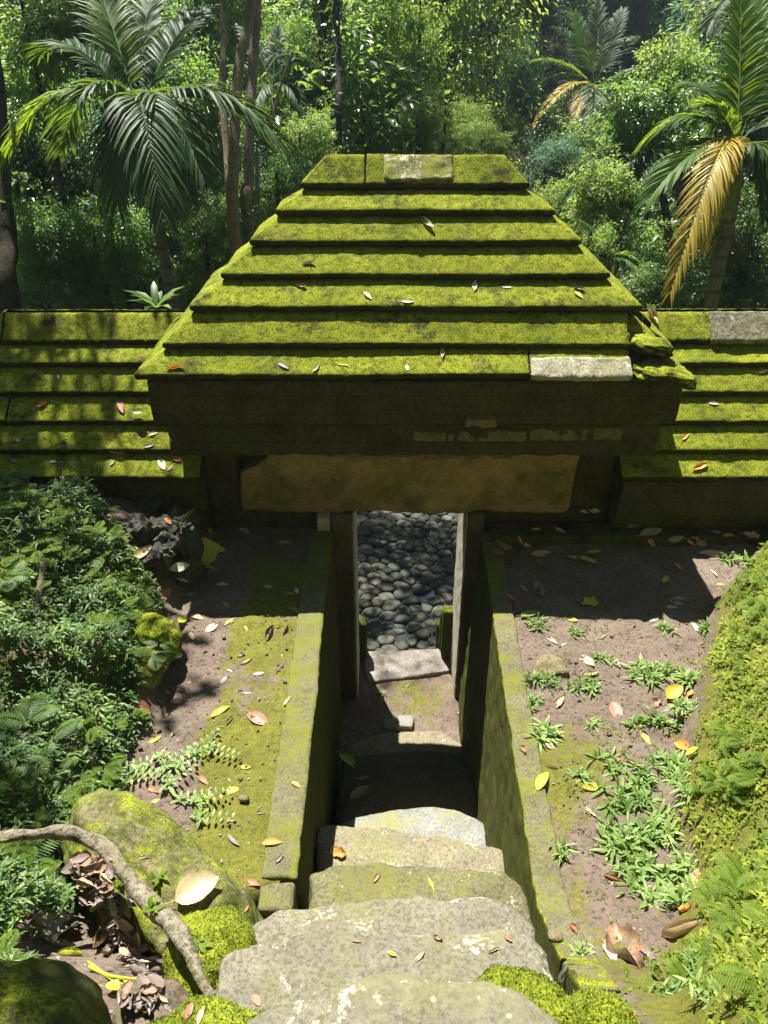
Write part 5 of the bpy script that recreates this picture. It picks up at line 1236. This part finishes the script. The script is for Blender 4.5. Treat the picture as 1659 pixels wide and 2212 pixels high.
# ------------------------------------------------------------------ forest: palms
def frond(p0, p1, p2, n, ll, lw, up_hint=(0, 0, 1), droop=0.5, seed=0, mat='palm', parent=None, vee=0.35, taper=0.45, rad=0.014):
    rg = np.random.default_rng(seed)
    t = np.linspace(0.16, 0.995, n)[:, None]
    p0, p1, p2 = map(lambda q: np.asarray(q, float), (p0, p1, p2))
    P = (1 - t) ** 2 * p0 + 2 * t * (1 - t) * p1 + t ** 2 * p2
    Tg = 2 * (1 - t) * (p1 - p0) + 2 * t * (p2 - p1); Tg /= np.linalg.norm(Tg, axis=1)[:, None]
    S = np.cross(Tg, np.asarray(up_hint, float)); S /= np.linalg.norm(S, axis=1)[:, None] + 1e-9
    Uu = np.cross(S, Tg)
    tt = t[:, 0]; prof = np.clip(np.sin(np.pi * (0.12 + 0.82 * tt)) ** 0.6, taper, 1)
    prt = []
    for sg in (-1, 1):
        D = S * sg * (0.85 - 0.35 * tt[:, None]) + Tg * (0.55 + 0.45 * tt[:, None]) + Uu * vee + 0.06 * unit_rand(n)
        Ls = ll * prof * rg.uniform(0.85, 1.1, n)
        prt.append(leaves(P, D, Uu + 0.25 * unit_rand(n), Ls, lw * (0.6 + 0.5 * prof), 'blade2', droop * rg.uniform(0.7, 1.3, n), np.clip(rg.random(n) * 0.7 + 0.3 * rg.random(), 0, 1)))
    V, F, rn = merge_leaves(prt)
    ts2 = np.linspace(0, 1, 12)[:, None]; Q = (1 - ts2) ** 2 * p0 + 2 * ts2 * (1 - ts2) * p1 + ts2 ** 2 * p2
    tv, tf = tube(Q, np.linspace(rad, rad * .25, 12), 6, sub=1)
    V2, F2 = join([(V, F), (tv, tf)])
    rn = np.concatenate([rn, np.full(len(tv), 0.9)])
    return part('frond', V2, F2, M[mat], parent, attrs={'rnd': rn})

TEMPL['blade2'] = (np.array([[0, .22, 0], [0, -.22, 0], [.18, .5, .12], [.18, 0, -.05], [.18, -.5, .12], [.5, .46, .1], [.5, 0, -.05], [.5, -.46, .1], [.8, .26, .05], [.8, 0, -.03], [.8, -.26, .05], [1, 0, 0]]),
    [np.array([[2, 3, 6, 5], [3, 4, 7, 6], [5, 6, 9, 8], [6, 7, 10, 9], [0, 1, 3, 2]]), np.array([[8, 9, 11], [9, 10, 11], [1, 4, 3]])])

def palm(label, dist, crown, trunk, fronds, trad, mat='palm', shaft=None, flower=None, ll=0.5, lw=0.034, n=44, seed=0):
    """crown and trunk are points seen in the photograph at the palm's own distance; fronds = (tip x, tip y, depth offset, rise, material)"""
    c = at_d(*crown, dist)
    tp = [at_d(x, y, dist) for x, y in trunk]
    zb = floor_z(np.array([tp[-1][0]]), np.array([tp[-1][1]]))[0]
    base = tp[-1] + (tp[-1] - tp[-2]) / max(abs(tp[-1][2] - tp[-2][2]), 1e-3) * max(tp[-1][2] - zb, 0.1) * 0.6
    base[2] = zb - 0.15
    th = thing('palm_tree', label, 'palm tree', base + np.array([0, 0, .15]))
    V, F = tube(tp + [base], [trad * .85] + [trad] * (len(tp) - 1) + [trad * 1.35], 14, 0.004, 9, seed)
    part('trunk', V, F, M['bark_palm'], th)
    if shaft:
        sp = [at_d(x, y, dist) for x, y in shaft]
        V, F = tube(sp, [trad * .75, trad * 1.15, trad * 1.1], 12); part('crownshaft', V, F, M['crownshaft'], th)
    for k, (x, y, dd, rise, mt, *lm) in enumerate(fronds):
        tip = at_d(x, y, dist + dd)
        L = np.linalg.norm(tip - c)
        p1 = (c + tip) / 2 + np.array([0, 0, rise * L])
        h = tip - c; h[2] = 0
        frond(c, p1, tip, n if not lm else int(n * 1.1), ll * (lm[0] if lm else 1) * min(1.0, 0.55 + L * .25), lw * (.62 if lm else 1), droop=0.40 if rise < 0.5 else 0.55, seed=seed * 50 + k, mat=mt or mat, parent=th)
    if flower:
        fx, fy, r = flower; c0 = at_d(fx, fy, dist); m = 130
        D = unit_rand(m) * np.array([1, 1, .6]) + np.array([0, 0, -.45]); B = np.repeat(at_d(fx, fy - 22, dist)[None], m, 0)
        V, F, rn = leaves(B, D, unit_rand(m), R.uniform(.6, 1.1, m) * r, 0.008, 'blade', 0.7)
        part('flower_stalks', V, F, M['fruit_stalk'], th)
    return th

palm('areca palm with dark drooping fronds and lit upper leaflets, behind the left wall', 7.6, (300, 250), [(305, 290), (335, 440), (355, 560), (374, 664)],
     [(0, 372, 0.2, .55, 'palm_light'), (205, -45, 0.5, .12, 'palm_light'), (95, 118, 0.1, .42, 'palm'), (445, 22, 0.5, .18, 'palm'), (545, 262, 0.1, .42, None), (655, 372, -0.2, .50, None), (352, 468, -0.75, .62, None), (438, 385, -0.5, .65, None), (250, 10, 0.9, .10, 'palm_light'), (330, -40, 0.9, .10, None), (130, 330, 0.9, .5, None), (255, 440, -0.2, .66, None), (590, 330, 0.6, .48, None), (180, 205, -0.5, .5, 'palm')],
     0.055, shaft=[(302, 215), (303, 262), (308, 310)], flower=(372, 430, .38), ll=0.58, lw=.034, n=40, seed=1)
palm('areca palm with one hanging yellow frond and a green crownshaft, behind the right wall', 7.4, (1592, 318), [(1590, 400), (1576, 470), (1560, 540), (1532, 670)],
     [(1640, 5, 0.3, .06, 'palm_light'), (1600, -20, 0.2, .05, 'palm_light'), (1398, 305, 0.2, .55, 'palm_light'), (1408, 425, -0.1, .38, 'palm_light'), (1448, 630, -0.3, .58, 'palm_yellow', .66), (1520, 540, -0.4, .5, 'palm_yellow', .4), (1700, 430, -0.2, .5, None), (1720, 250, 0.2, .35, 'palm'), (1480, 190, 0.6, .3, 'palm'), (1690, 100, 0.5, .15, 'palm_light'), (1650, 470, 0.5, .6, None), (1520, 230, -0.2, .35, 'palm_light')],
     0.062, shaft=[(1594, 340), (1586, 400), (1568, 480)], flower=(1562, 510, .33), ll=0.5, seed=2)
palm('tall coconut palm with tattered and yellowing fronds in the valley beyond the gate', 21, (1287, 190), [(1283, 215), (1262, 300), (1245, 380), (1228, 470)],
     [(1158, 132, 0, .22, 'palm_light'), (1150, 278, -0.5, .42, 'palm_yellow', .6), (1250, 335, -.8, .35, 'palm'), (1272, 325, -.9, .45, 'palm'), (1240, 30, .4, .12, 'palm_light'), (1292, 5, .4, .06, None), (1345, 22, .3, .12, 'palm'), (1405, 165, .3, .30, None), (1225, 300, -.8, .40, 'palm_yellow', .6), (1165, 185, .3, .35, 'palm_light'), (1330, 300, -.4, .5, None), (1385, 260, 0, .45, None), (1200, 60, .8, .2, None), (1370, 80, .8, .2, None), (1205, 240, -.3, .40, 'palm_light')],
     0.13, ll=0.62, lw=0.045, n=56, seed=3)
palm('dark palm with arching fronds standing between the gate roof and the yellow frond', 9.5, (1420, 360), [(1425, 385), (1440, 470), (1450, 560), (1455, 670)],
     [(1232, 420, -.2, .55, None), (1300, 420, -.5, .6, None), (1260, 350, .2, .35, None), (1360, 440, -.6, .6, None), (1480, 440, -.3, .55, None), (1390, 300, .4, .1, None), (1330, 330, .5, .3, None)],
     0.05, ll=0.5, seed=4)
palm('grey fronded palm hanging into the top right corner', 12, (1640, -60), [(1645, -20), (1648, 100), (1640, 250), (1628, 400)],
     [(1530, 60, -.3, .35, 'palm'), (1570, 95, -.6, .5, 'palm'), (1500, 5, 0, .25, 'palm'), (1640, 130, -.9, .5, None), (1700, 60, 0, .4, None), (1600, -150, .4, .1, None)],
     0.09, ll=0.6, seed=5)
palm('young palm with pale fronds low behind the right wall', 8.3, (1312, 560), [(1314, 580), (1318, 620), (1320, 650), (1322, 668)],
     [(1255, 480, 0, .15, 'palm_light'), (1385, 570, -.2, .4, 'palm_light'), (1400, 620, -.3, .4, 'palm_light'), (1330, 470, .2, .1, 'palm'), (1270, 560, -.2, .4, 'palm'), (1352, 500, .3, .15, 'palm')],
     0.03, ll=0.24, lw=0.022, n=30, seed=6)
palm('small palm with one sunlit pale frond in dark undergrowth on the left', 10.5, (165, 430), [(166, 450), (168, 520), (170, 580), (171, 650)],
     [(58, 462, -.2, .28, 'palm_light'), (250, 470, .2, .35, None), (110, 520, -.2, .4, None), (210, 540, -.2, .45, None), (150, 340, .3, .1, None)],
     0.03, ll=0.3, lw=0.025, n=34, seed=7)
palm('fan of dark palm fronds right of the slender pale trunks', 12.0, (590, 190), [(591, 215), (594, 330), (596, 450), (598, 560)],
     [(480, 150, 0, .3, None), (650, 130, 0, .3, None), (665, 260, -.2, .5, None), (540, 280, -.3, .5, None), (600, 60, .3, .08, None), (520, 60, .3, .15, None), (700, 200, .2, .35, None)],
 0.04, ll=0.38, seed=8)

# ------------------------------------------------------------------ forest: trees and shrubs
def crown_mesh(seed, n_clump, per, L, kind='diamond', shell=0.55, flat=0.75, csize=0.22, aspect=0.5, droop=0.25):
    """leaves in clumps through a unit crown"""
    global R
    rg = np.random.default_rng(seed); R0, R = R, rg
    u = unit_rand(n_clump); r = rg.uniform(shell, 1.0, n_clump) ** 0.7
    C = u * r[:, None]; C *= (1 + 0.85 * fbm(u, 1.7, 3, seed))[:, None]
    C[rg.random(n_clump) < .14] *= 1.3
    cs = csize * rg.uniform(0.4, 1.55, n_clump)
    k = per; q = rg.normal(size=(n_clump, k, 3)) * 0.55
    B = (C[:, None, :] + q * cs[:, None, None] * np.array([1, 1, flat])).reshape(-1, 3)
    out = (np.repeat(u, k, 0) * 0.5 + q.reshape(-1, 3) * 0.7 + 0.6 * unit_rand(n_clump * k)); out[:, 2] -= 0.25
    rn = np.clip(np.repeat(rg.random(n_clump), k) * 0.55 + rg.random(n_clump * k) * 0.45, 0, 1)
    ln = L * rg.uniform(0.6, 1.25, n_clump * k)
    V, F, rn = leaves(B, out, np.tile([0, 0, 1.0], (n_clump * k, 1)) + 0.6 * unit_rand(n_clump * k), ln, ln * aspect, kind, droop, rn)
    R = R0
    return V, F, rn

CR = {}
for nm, a in {'fine': (101, 120, 44, 0.085, 'diamond', .45, .6, .20, .42), 'mid': (102, 100, 32, 0.125, 'diamond', .45, .6, .22, .48), 'broad': (103, 80, 26, 0.18, 'lance', .4, .75, .26, .48),
              'bamboo': (104, 110, 60, 0.15, 'diamond', .3, 1.3, .22, .17), 'open': (105, 60, 50, 0.09, 'diamond', .5, .6, .20, .5), 'sparse': (106, 26, 34, 0.12, 'diamond', .3, .6, .22, .5)}.items():
    V, F, rn = crown_mesh(*a)
    CR[nm] = (V, F, rn)
_cm = {}
def crown_obj(shape, mat, parent, c, s, rz):
    k = (shape, mat)
    if k not in _cm:
        V, F, rn = CR[shape]; _cm[k] = new_mesh('crown', V, F, M[mat], attrs={'rnd': rn})
    o = bpy.data.objects.new('crown', _cm[k]); COL.objects.link(o); o.parent = parent
    o.location = np.asarray(c) - ORG[parent.name]; o.scale = s; o.rotation_euler = (0, 0, rz)
    return o

def tree(label, trunk, rads, crowns, bark='bark_dark', limbs=4, name='tree', cat='tree', group=None, seed=0):
    """trunk = world points from the ground up; crowns = (centre, half sizes, shape, material)"""
    rg = np.random.default_rng(seed)
    th = thing(name, label, cat, trunk[0], group)
    V, F = tube(trunk, rads, 12, 0.012 * max(rads) / .1, 5, seed)
    items = [(V, F)]
    for c, s, sh, mt in crowns[:3]:
        for k in range(limbs):
            a = rg.uniform(0, 6.28); e = np.array(c) + np.array([math.cos(a) * s[0] * .6, math.sin(a) * s[1] * .6, rg.uniform(-.3, .5) * s[2]])
            f = rg.uniform(.55, .9); i = int(f * (len(trunk) - 1)); st = np.asarray(trunk[i]) * (1 - (f * (len(trunk) - 1) - i)) + np.asarray(trunk[min(i + 1, len(trunk) - 1)]) * (f * (len(trunk) - 1) - i)
            md = (st + e) / 2 + np.array([0, 0, .15 * s[2]])
            items.append(tube([st, md, e], [rads[-1] * .55, rads[-1] * .35, rads[-1] * .12], 7, sub=4))
    V, F = join(items)
    part('trunk', V, F, M[bark], th)
    for c, s, sh, mt in crowns:
        crown_obj(sh, mt, th, c, s, rg.uniform(0, 6.28))
    return th

def fz(X, Y): return float(floor_z(np.array([X]), np.array([Y]))[0])
def px_trunk(px, dist):
    """points from bottom to top; the foot is carried down to the forest floor"""
    P = [at_d(x, y, dist) for x, y in px]
    b = P[0].copy(); b[2] = fz(b[0], b[1]) - 0.1; b[0] += 0.15 * (P[0][0] - P[1][0])
    return [b] + P

def up(p, dx, dy, dz): return np.asarray(p) + np.array([dx, dy, dz])

# slender pale trunks left of the gate roof
t = px_trunk([(536, 490), (537, 400), (540, 250), (555, 0)], 8.6); t += [up(t[-1], .2, .3, 2.0), up(t[-1], .3, .8, 4.5)]
tree('slender pale trunk behind the gate, rightmost of the close group of three', t, [.07, .062, .06, .056, .05, .045, .03], [(up(t[-1], .6, 1.0, .8), (.8, .8, .5), 'open', 'leaf_mid'), ((-1.3, 8.75, 3.2), (.5, .35, .2), 'sparse', 'leaf_mid')], 'bark_pale', seed=1)
t = px_trunk([(508, 510), (505, 350), (515, 150), (545, 0)], 8.4); t += [up(t[-1], .25, .3, 1.5), up(t[-1], .2, .9, 4.0)]
tree('slender tan trunk bowed to the right, middle of the close group of three', t, [.075, .066, .062, .058, .052, .045, .03], [(up(t[-1], .4, .9, .8), (.9, .9, .6), 'open', 'leaf_mid')], 'bark_pale', seed=2)
t = px_trunk([(502, 470), (493, 350), (480, 190), (482, 0)], 8.9); t += [up(t[-1], -.1, .3, 2.0), up(t[-1], -.4, .9, 4.2)]
tree('thin pale trunk behind the gate, leftmost of the close group of three', t, [.055, .05, .047, .043, .04, .035, .025], [(up(t[-1], -.2, 1.2, 1.0), (.8, .8, .6), 'open', 'leaf_mid')], 'bark_pale', seed=3)
t = px_trunk([(555, 390), (578, 300), (595, 225), (630, 110)], 9.2)
tree('thin bare sapling leaning right across the dark palm fan', t, [.035, .025, .022, .018, .010], [], 'bark_pale', limbs=0, seed=4)
# ivy clad trunks in the middle distance
def ivy_tree(label, px, dist, r, seed, ivy=1.0, extra=()):
    t = px_trunk(px, dist); t += [up(t[-1], .1, .3, 2.5), up(t[-1], 0, .6, 5.5)]
    th = tree(label, t, [r * 1.2] + [r] * (len(t) - 3) + [r * .8, r * .5], [(up(t[-1], 0, 0, .4), (1.3, 1.3, .8), 'open', 'leaf_mid')] + list(extra), 'bark_dark', seed=seed)
    if ivy:
        m = int(2600 * ivy); f = R.random(m) * (len(t) - 1); i = f.astype(int); T2 = np.array(t)
        C = T2[i] * (1 - (f - i))[:, None] + T2[np.minimum(i + 1, len(t) - 1)] * (f - i)[:, None]
        a = R.uniform(0, 6.28, m); o = np.stack([np.cos(a), np.sin(a), 0 * a], 1)
        V, F, rn = leaves(C + o * r * R.uniform(.9, 2.0, m)[:, None], o + np.array([0, 0, -.6]) + .4 * unit_rand(m), o + .3 * unit_rand(m), R.uniform(.06, .13, m), .06, 'diamond', .2)
        part('ivy', V, F, M['leaf_dark'], th, attrs={'rnd': rn})
ivy_tree('dark trunk thick with ivy rising behind the gate roof', [(708, 335), (706, 200), (698, 0)], 13, .10, 5)
ivy_tree('straight thin dark trunk just right of the thick ivy trunk', [(733, 335), (731, 150), (727, 0)], 12.5, .055, 6, .15, [((-1.0, 10.7, 3.0), (1.5, 1.5, .45), 'open', 'leaf_mid')])
ivy_tree('dark trunk further right with sparse ivy, above the ridge of the roof', [(792, 335), (788, 180), (786, 0)], 15, .10, 7, .4)
# dark trunks on the left, with high canopy that dapples the wall and the bank
t = px_trunk([(22, 680), (12, 520), (0, 380), (-25, 100)], 8.3)
t += [up(t[-1], -.1, -.3, 1.6), up(t[-1], .2, -.7, 3.6)]
tree('stout dark trunk at the left edge above the wall', t, [.16, .13, .12, .11, .10, .08, .05], [((-3.3, 6.2, 3.2), (1.2, 1.3, .5), 'sparse', 'leaf_mid'), ((-3.7, 7.5, 3.7), (1.25, .9, .5), 'open', 'leaf_mid')], 'bark_dark', limbs=5, seed=8)
g0 = np.array([-4.6, 3.0, float(ground_z(np.array([-4.6]), np.array([3.0]))[0]) - .1])
tree('slender tree on the left bank whose thin boughs reach over the boulders', [g0, up(g0, .3, .1, 2.2), up(g0, .9, .1, 4.0), (-2.6, 3.2, 2.2)], [.11, .09, .07, .04], [((-1.80, 2.62, 2.3), (.80, .55, .25), 'open', 'leaf_mid'), ((-3.3, 4.4, 2.7), (.8, .8, .3), 'sparse', 'leaf_mid')], 'bark_dark', limbs=4, seed=81)
t = px_trunk([(300, 660), (285, 520), (262, 380), (240, 250), (185, 90), (160, 0)], 9.6)
t += [up(t[-1], -.3, .2, 2.0), up(t[-1], -.4, .2, 4.0)]
tree('dark leaning trunk behind the left palm', t, [.16, .14, .13, .12, .11, .10, .08, .05], [(up(t[-1], -.6, 1.5, 1.3), (1.6, 1.2, .8), 'open', 'leaf_mid')], 'bark_dark', seed=9)
t = px_trunk([(1380, 300), (1385, 150), (1390, 0)], 24); t += [up(t[-1], 0, 0, 3)]
tree('far slim trunk left of the bright bush on the right', t, [.12, .1, .09, .08, .05], [(up(t[-1], 0, 0, .5), (2.5, 2.5, 1.6), 'mid', 'leaf_mid')], 'bark_dark', seed=10)

def bush(label, x, y, dist, hw, hh, shape, mat, seed, depth=None, name='shrub', cat='shrub', n=1, bark='bark_dark'):
    """a leafy mass seen at (x, y) with half size hw x hh in the photograph's pixels"""
    c = at_d(x, y, dist); s = dist / FPX; g = fz(c[0], c[1])
    a, b = hw * s, hh * s
    rg = np.random.default_rng(seed); cr = []
    for k in range(n + 2):
        o = np.array([rg.uniform(-.75, .75) * a, rg.uniform(-.3, .6) * a, rg.uniform(-.75, .7) * b])
        f = rg.uniform(.42, .78)
        cr.append((c + o, (a * f, (depth or a) * f, b * f), shape, mat))
    foot = np.array([c[0], c[1], g - .1])
    mid = (foot + c) / 2 + np.array([rg.uniform(-.1, .1), 0, 0])
    r = max(.03, min(.14, .05 * a))
    return tree(label, [foot, mid, c, c + np.array([0, 0, b * .6])], [r * 1.2, r, r * .8, r * .4], cr, bark, 5, name, cat, None, seed)

B = [
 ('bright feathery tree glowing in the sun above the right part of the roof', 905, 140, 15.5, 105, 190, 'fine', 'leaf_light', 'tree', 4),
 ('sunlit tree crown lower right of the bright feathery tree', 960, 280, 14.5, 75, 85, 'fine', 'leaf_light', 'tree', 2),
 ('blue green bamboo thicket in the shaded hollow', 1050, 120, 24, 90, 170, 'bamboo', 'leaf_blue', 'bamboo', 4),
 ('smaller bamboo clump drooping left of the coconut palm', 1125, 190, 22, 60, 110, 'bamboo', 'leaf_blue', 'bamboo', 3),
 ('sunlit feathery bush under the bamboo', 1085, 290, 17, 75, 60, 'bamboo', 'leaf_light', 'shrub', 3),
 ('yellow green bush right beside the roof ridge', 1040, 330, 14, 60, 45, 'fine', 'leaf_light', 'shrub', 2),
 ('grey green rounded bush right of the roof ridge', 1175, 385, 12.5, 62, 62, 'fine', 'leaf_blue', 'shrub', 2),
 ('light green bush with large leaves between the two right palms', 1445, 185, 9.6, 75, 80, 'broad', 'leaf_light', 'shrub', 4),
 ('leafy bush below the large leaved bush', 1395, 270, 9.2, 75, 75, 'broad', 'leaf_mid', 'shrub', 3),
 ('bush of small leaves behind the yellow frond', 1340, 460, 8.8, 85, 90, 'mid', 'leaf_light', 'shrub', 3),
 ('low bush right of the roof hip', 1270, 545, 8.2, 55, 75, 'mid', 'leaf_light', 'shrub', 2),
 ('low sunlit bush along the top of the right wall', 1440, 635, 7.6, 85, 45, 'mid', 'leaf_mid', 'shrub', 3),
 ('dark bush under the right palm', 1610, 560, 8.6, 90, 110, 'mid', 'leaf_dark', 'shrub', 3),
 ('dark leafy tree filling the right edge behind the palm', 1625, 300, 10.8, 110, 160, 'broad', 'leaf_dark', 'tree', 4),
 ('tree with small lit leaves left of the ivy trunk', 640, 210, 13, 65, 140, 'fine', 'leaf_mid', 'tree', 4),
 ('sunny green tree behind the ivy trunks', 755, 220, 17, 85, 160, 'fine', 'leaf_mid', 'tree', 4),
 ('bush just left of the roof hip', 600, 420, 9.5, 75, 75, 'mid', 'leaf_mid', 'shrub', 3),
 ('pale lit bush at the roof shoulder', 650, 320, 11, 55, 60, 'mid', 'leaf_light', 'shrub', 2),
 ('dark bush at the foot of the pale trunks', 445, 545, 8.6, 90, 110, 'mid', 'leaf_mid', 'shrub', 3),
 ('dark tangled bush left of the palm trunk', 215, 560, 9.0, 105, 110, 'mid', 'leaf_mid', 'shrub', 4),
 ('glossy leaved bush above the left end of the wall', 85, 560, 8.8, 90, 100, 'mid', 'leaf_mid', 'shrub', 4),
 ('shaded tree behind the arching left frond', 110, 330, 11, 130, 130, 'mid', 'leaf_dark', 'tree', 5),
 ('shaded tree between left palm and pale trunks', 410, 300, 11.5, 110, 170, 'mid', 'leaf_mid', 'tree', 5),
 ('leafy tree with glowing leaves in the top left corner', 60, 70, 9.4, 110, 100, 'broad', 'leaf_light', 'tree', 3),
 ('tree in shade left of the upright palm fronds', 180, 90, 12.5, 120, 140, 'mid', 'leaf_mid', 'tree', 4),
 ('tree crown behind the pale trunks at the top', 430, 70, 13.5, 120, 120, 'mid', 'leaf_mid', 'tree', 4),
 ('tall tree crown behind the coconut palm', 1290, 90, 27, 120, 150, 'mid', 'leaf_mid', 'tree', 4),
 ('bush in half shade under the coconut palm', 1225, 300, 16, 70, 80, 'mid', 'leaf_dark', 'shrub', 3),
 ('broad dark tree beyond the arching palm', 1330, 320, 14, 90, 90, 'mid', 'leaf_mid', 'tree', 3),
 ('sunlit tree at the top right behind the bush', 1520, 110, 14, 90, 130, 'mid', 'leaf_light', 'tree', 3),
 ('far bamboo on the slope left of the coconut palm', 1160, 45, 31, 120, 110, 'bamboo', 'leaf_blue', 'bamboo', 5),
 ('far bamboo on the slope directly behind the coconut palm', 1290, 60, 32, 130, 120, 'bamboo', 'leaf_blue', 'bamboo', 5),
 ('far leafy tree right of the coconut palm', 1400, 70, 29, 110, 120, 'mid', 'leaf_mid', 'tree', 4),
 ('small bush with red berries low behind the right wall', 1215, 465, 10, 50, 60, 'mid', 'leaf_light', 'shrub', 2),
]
for k, (lab, x, y, d, hw, hh, sh, mt, cat, n) in enumerate(B):
    bush(lab, x, y, d, hw, hh, sh, mt, 200 + k, name={'tree': 'tree', 'shrub': 'shrub', 'bamboo': 'bamboo_clump'}[cat], cat=cat, n=n)

# broad leaved rosette (bird's nest fern) behind the left wall
c = at_d(338, 668, 6.6); n = 13; az = np.linspace(0, 6.28, n, endpoint=False) + R.uniform(-.2, .2, n)
D = np.stack([np.cos(az) * .75, np.sin(az) * .75, R.uniform(.5, 1.0, n)], 1)
V, F, rn = leaves(np.repeat(c[None], n, 0), D, np.tile([0, 0, 1.0], (n, 1)), R.uniform(.28, .42, n), .075, 'lance', .35)
tv, tf = tube([c + np.array([0, 0, -1.6]), c + np.array([0, .02, -.8]), c + np.array([0, 0, .03])], [.09, .07, .05], 10)
th = thing('nest_fern', 'rosette of broad blue green leaves peeping over the left wall', 'fern', c + np.array([0, 0, -1.6]))
part('leaf_rosette', V, F, M['cover'], th, attrs={'rnd': rn}); part('stump', tv, tf, M['bark_dark'], th)

# two unseen trees added on the hillside behind the viewer to block sky light
for k, (lab, x, y, h) in enumerate((('tall dark tree on the hillside behind the viewer, left of the path', -4.5, -4.5, 11.5), ('tall dark tree on the hillside behind the viewer, right of the path', 4.8, -3.8, 11.0))):
    b = np.array([x, y, 1.2]); sx = -np.sign(x)
    tree(lab, [b, up(b, .2 * sx, .3, 4), up(b, .6 * sx, .9, 8), up(b, 1.2 * sx, 1.6, h)], [.3, .25, .2, .1],
         [(up(b, 1.6 * sx, 2.4, h), (3.6, 3.2, 1.4), 'mid', 'leaf_dark'), (up(b, .2 * sx, .2, h - .5), (3.8, 3.2, 1.6), 'mid', 'leaf_dark'), (up(b, -2.4 * sx, 2.8, h - 1), (3.2, 3.2, 1.5), 'mid', 'leaf_dark'), (up(b, 3.4 * sx, -.4, h), (3.4, 3.0, 1.5), 'mid', 'leaf_dark')], 'bark_dark', 4, seed=300 + k)

# generic trees further back: one prototype of each kind, then copies
protos = []
for k, (sh, mt, hgt, rad) in enumerate((('mid', 'leaf_mid', 6.0, 2.0), ('fine', 'leaf_light', 6.5, 2.0), ('mid', 'leaf_dark', 6.0, 2.1), ('bamboo', 'leaf_blue', 7.0, 1.8))):
    o = np.array([0.0, 60.0 + 4 * k, 0.0]); o[2] = fz(o[0], o[1])
    rg = np.random.default_rng(40 + k)
    cr = [(o + np.array([rg.uniform(-.9, .9), rg.uniform(-.9, .9), hgt * f]), (rad * q, rad * q, rad * .8 * q), sh, mt) for f, q in ((.9, .8), (.7, 1.0), (.45, .95), (.22, .8))]
    protos.append(tree('proto', [o, o + np.array([.1, 0, hgt * .4]), o + np.array([-.1, .1, hgt * .75]), o + np.array([0, 0, hgt])], [.16, .13, .1, .05], cr, 'bark_dark', 3, 'tree', 'tree', 'trees of the valley', 40 + k))
spots = []
rg = np.random.default_rng(77)
for Y in (13.5, 17, 21, 25.5, 30, 35, 41):
    half = 0.54 * Y + 1.0; st = 2.7 + (Y - 13) * .07
    for X in np.arange(-half, half, st):
        x = X + rg.uniform(-.5, .5) * st * .6; y = Y + rg.uniform(-1.2, 1.2)
        if (0.02 < x / y < 0.36 and y < 20) or (.12 < x / y < .37 and y < 27): continue      # the open valley in front of the bamboo and the coconut palm
        spots.append((x, y))
DESC = ['green leafy tree', 'light green feathery tree', 'dark leafy tree', 'drooping bluish tree']
labs = []
for x, y in spots:
    u = x / y
    hz = 'far left' if u < -.33 else 'left' if u < -.15 else 'behind the pale trunks' if u < -.05 else 'above the ridge' if u < .12 else 'by the bamboo' if u < .22 else 'by the coconut palm' if u < .34 else 'far right'
    dz = 'in the front row' if y < 15 else 'in the second row' if y < 19 else 'mid distance' if y < 28 else 'far rows' if y < 33 else 'on the far slope'
    labs.append((u, hz, dz))
kinds = [rg.integers(0, 4) if y < 24 else rg.choice([0, 1, 3, 3]) for x, y in spots]
L2 = uniq([(l[0], f"{DESC[k]} {l[2]}, {l[1]}") for l, k in zip(labs, kinds)])
first = [True] * 4
for (x, y), k, lab in zip(spots, kinds, L2):
    z = fz(x, y) - .05; s = rg.uniform(.8, 1.2) * (0.62 if y < 16 else 0.75 if y < 20 else 0.95)
    if first[k]:
        o = protos[k]; o.location = (x, y, z); o.scale = (s, s, s); o['label'] = lab; first[k] = False
    else: dup_tree(protos[k], (x, y, z), rg.uniform(0, 6.28), s * np.array([1, 1, rg.uniform(.9, 1.2)]), lab)

# the far wooded slope reads as one mass
n = 46000
X = R.uniform(-60, 60, n); Y = R.uniform(44, 80, n); P = np.stack([X, Y, 0 * X], 1)
Z = floor_z(X, Y) + 2.2 + 3.2 * fbm(P, .16, 3, 3) + R.random(n) ** .5 * 2.5 + 1.2 * fbm(P, .5, 2, 8)
V, F, rn = leaves(np.stack([X, Y, Z], 1), unit_rand(n) + np.array([0, -.3, -.2]), np.tile([0, 0, 1.0], (n, 1)) + .5 * unit_rand(n), R.uniform(.5, 1.1, n), .5, 'diamond', .2)
tag(part('far_wood', V, F, M['leaf_blue'], attrs={'rnd': rn}, origin=(0, 60, 10)), 'far wooded slope closing the valley', 'forest', kind='stuff')

# ------------------------------------------------------------------ the moist air over the valley
t = NT('haze')
pv = t.n("ShaderNodeVolumePrincipled"); pv.inputs['Color'].default_value = (0.72, 0.90, 1.0, 1); pv.inputs['Density'].default_value = 0.0010; pv.inputs['Anisotropy'].default_value = 0.35
t.l(pv.outputs[0], t.out.inputs['Volume'])
lo, hi = np.array([-92, -28, -9]), np.array([92, 152, 46])
V = np.array([[x, y, z] for x in (lo[0], hi[0]) for y in (lo[1], hi[1]) for z in (lo[2], hi[2])], float)
F = np.array([[0, 1, 3, 2], [4, 6, 7, 5], [0, 4, 5, 1], [2, 3, 7, 6], [0, 2, 6, 4], [1, 5, 7, 3]])
tag(part('haze', V, F, t.m, smooth=False), 'thin bluish haze in the valley air', 'haze', kind='stuff')
scene.cycles.volume_bounces = 0
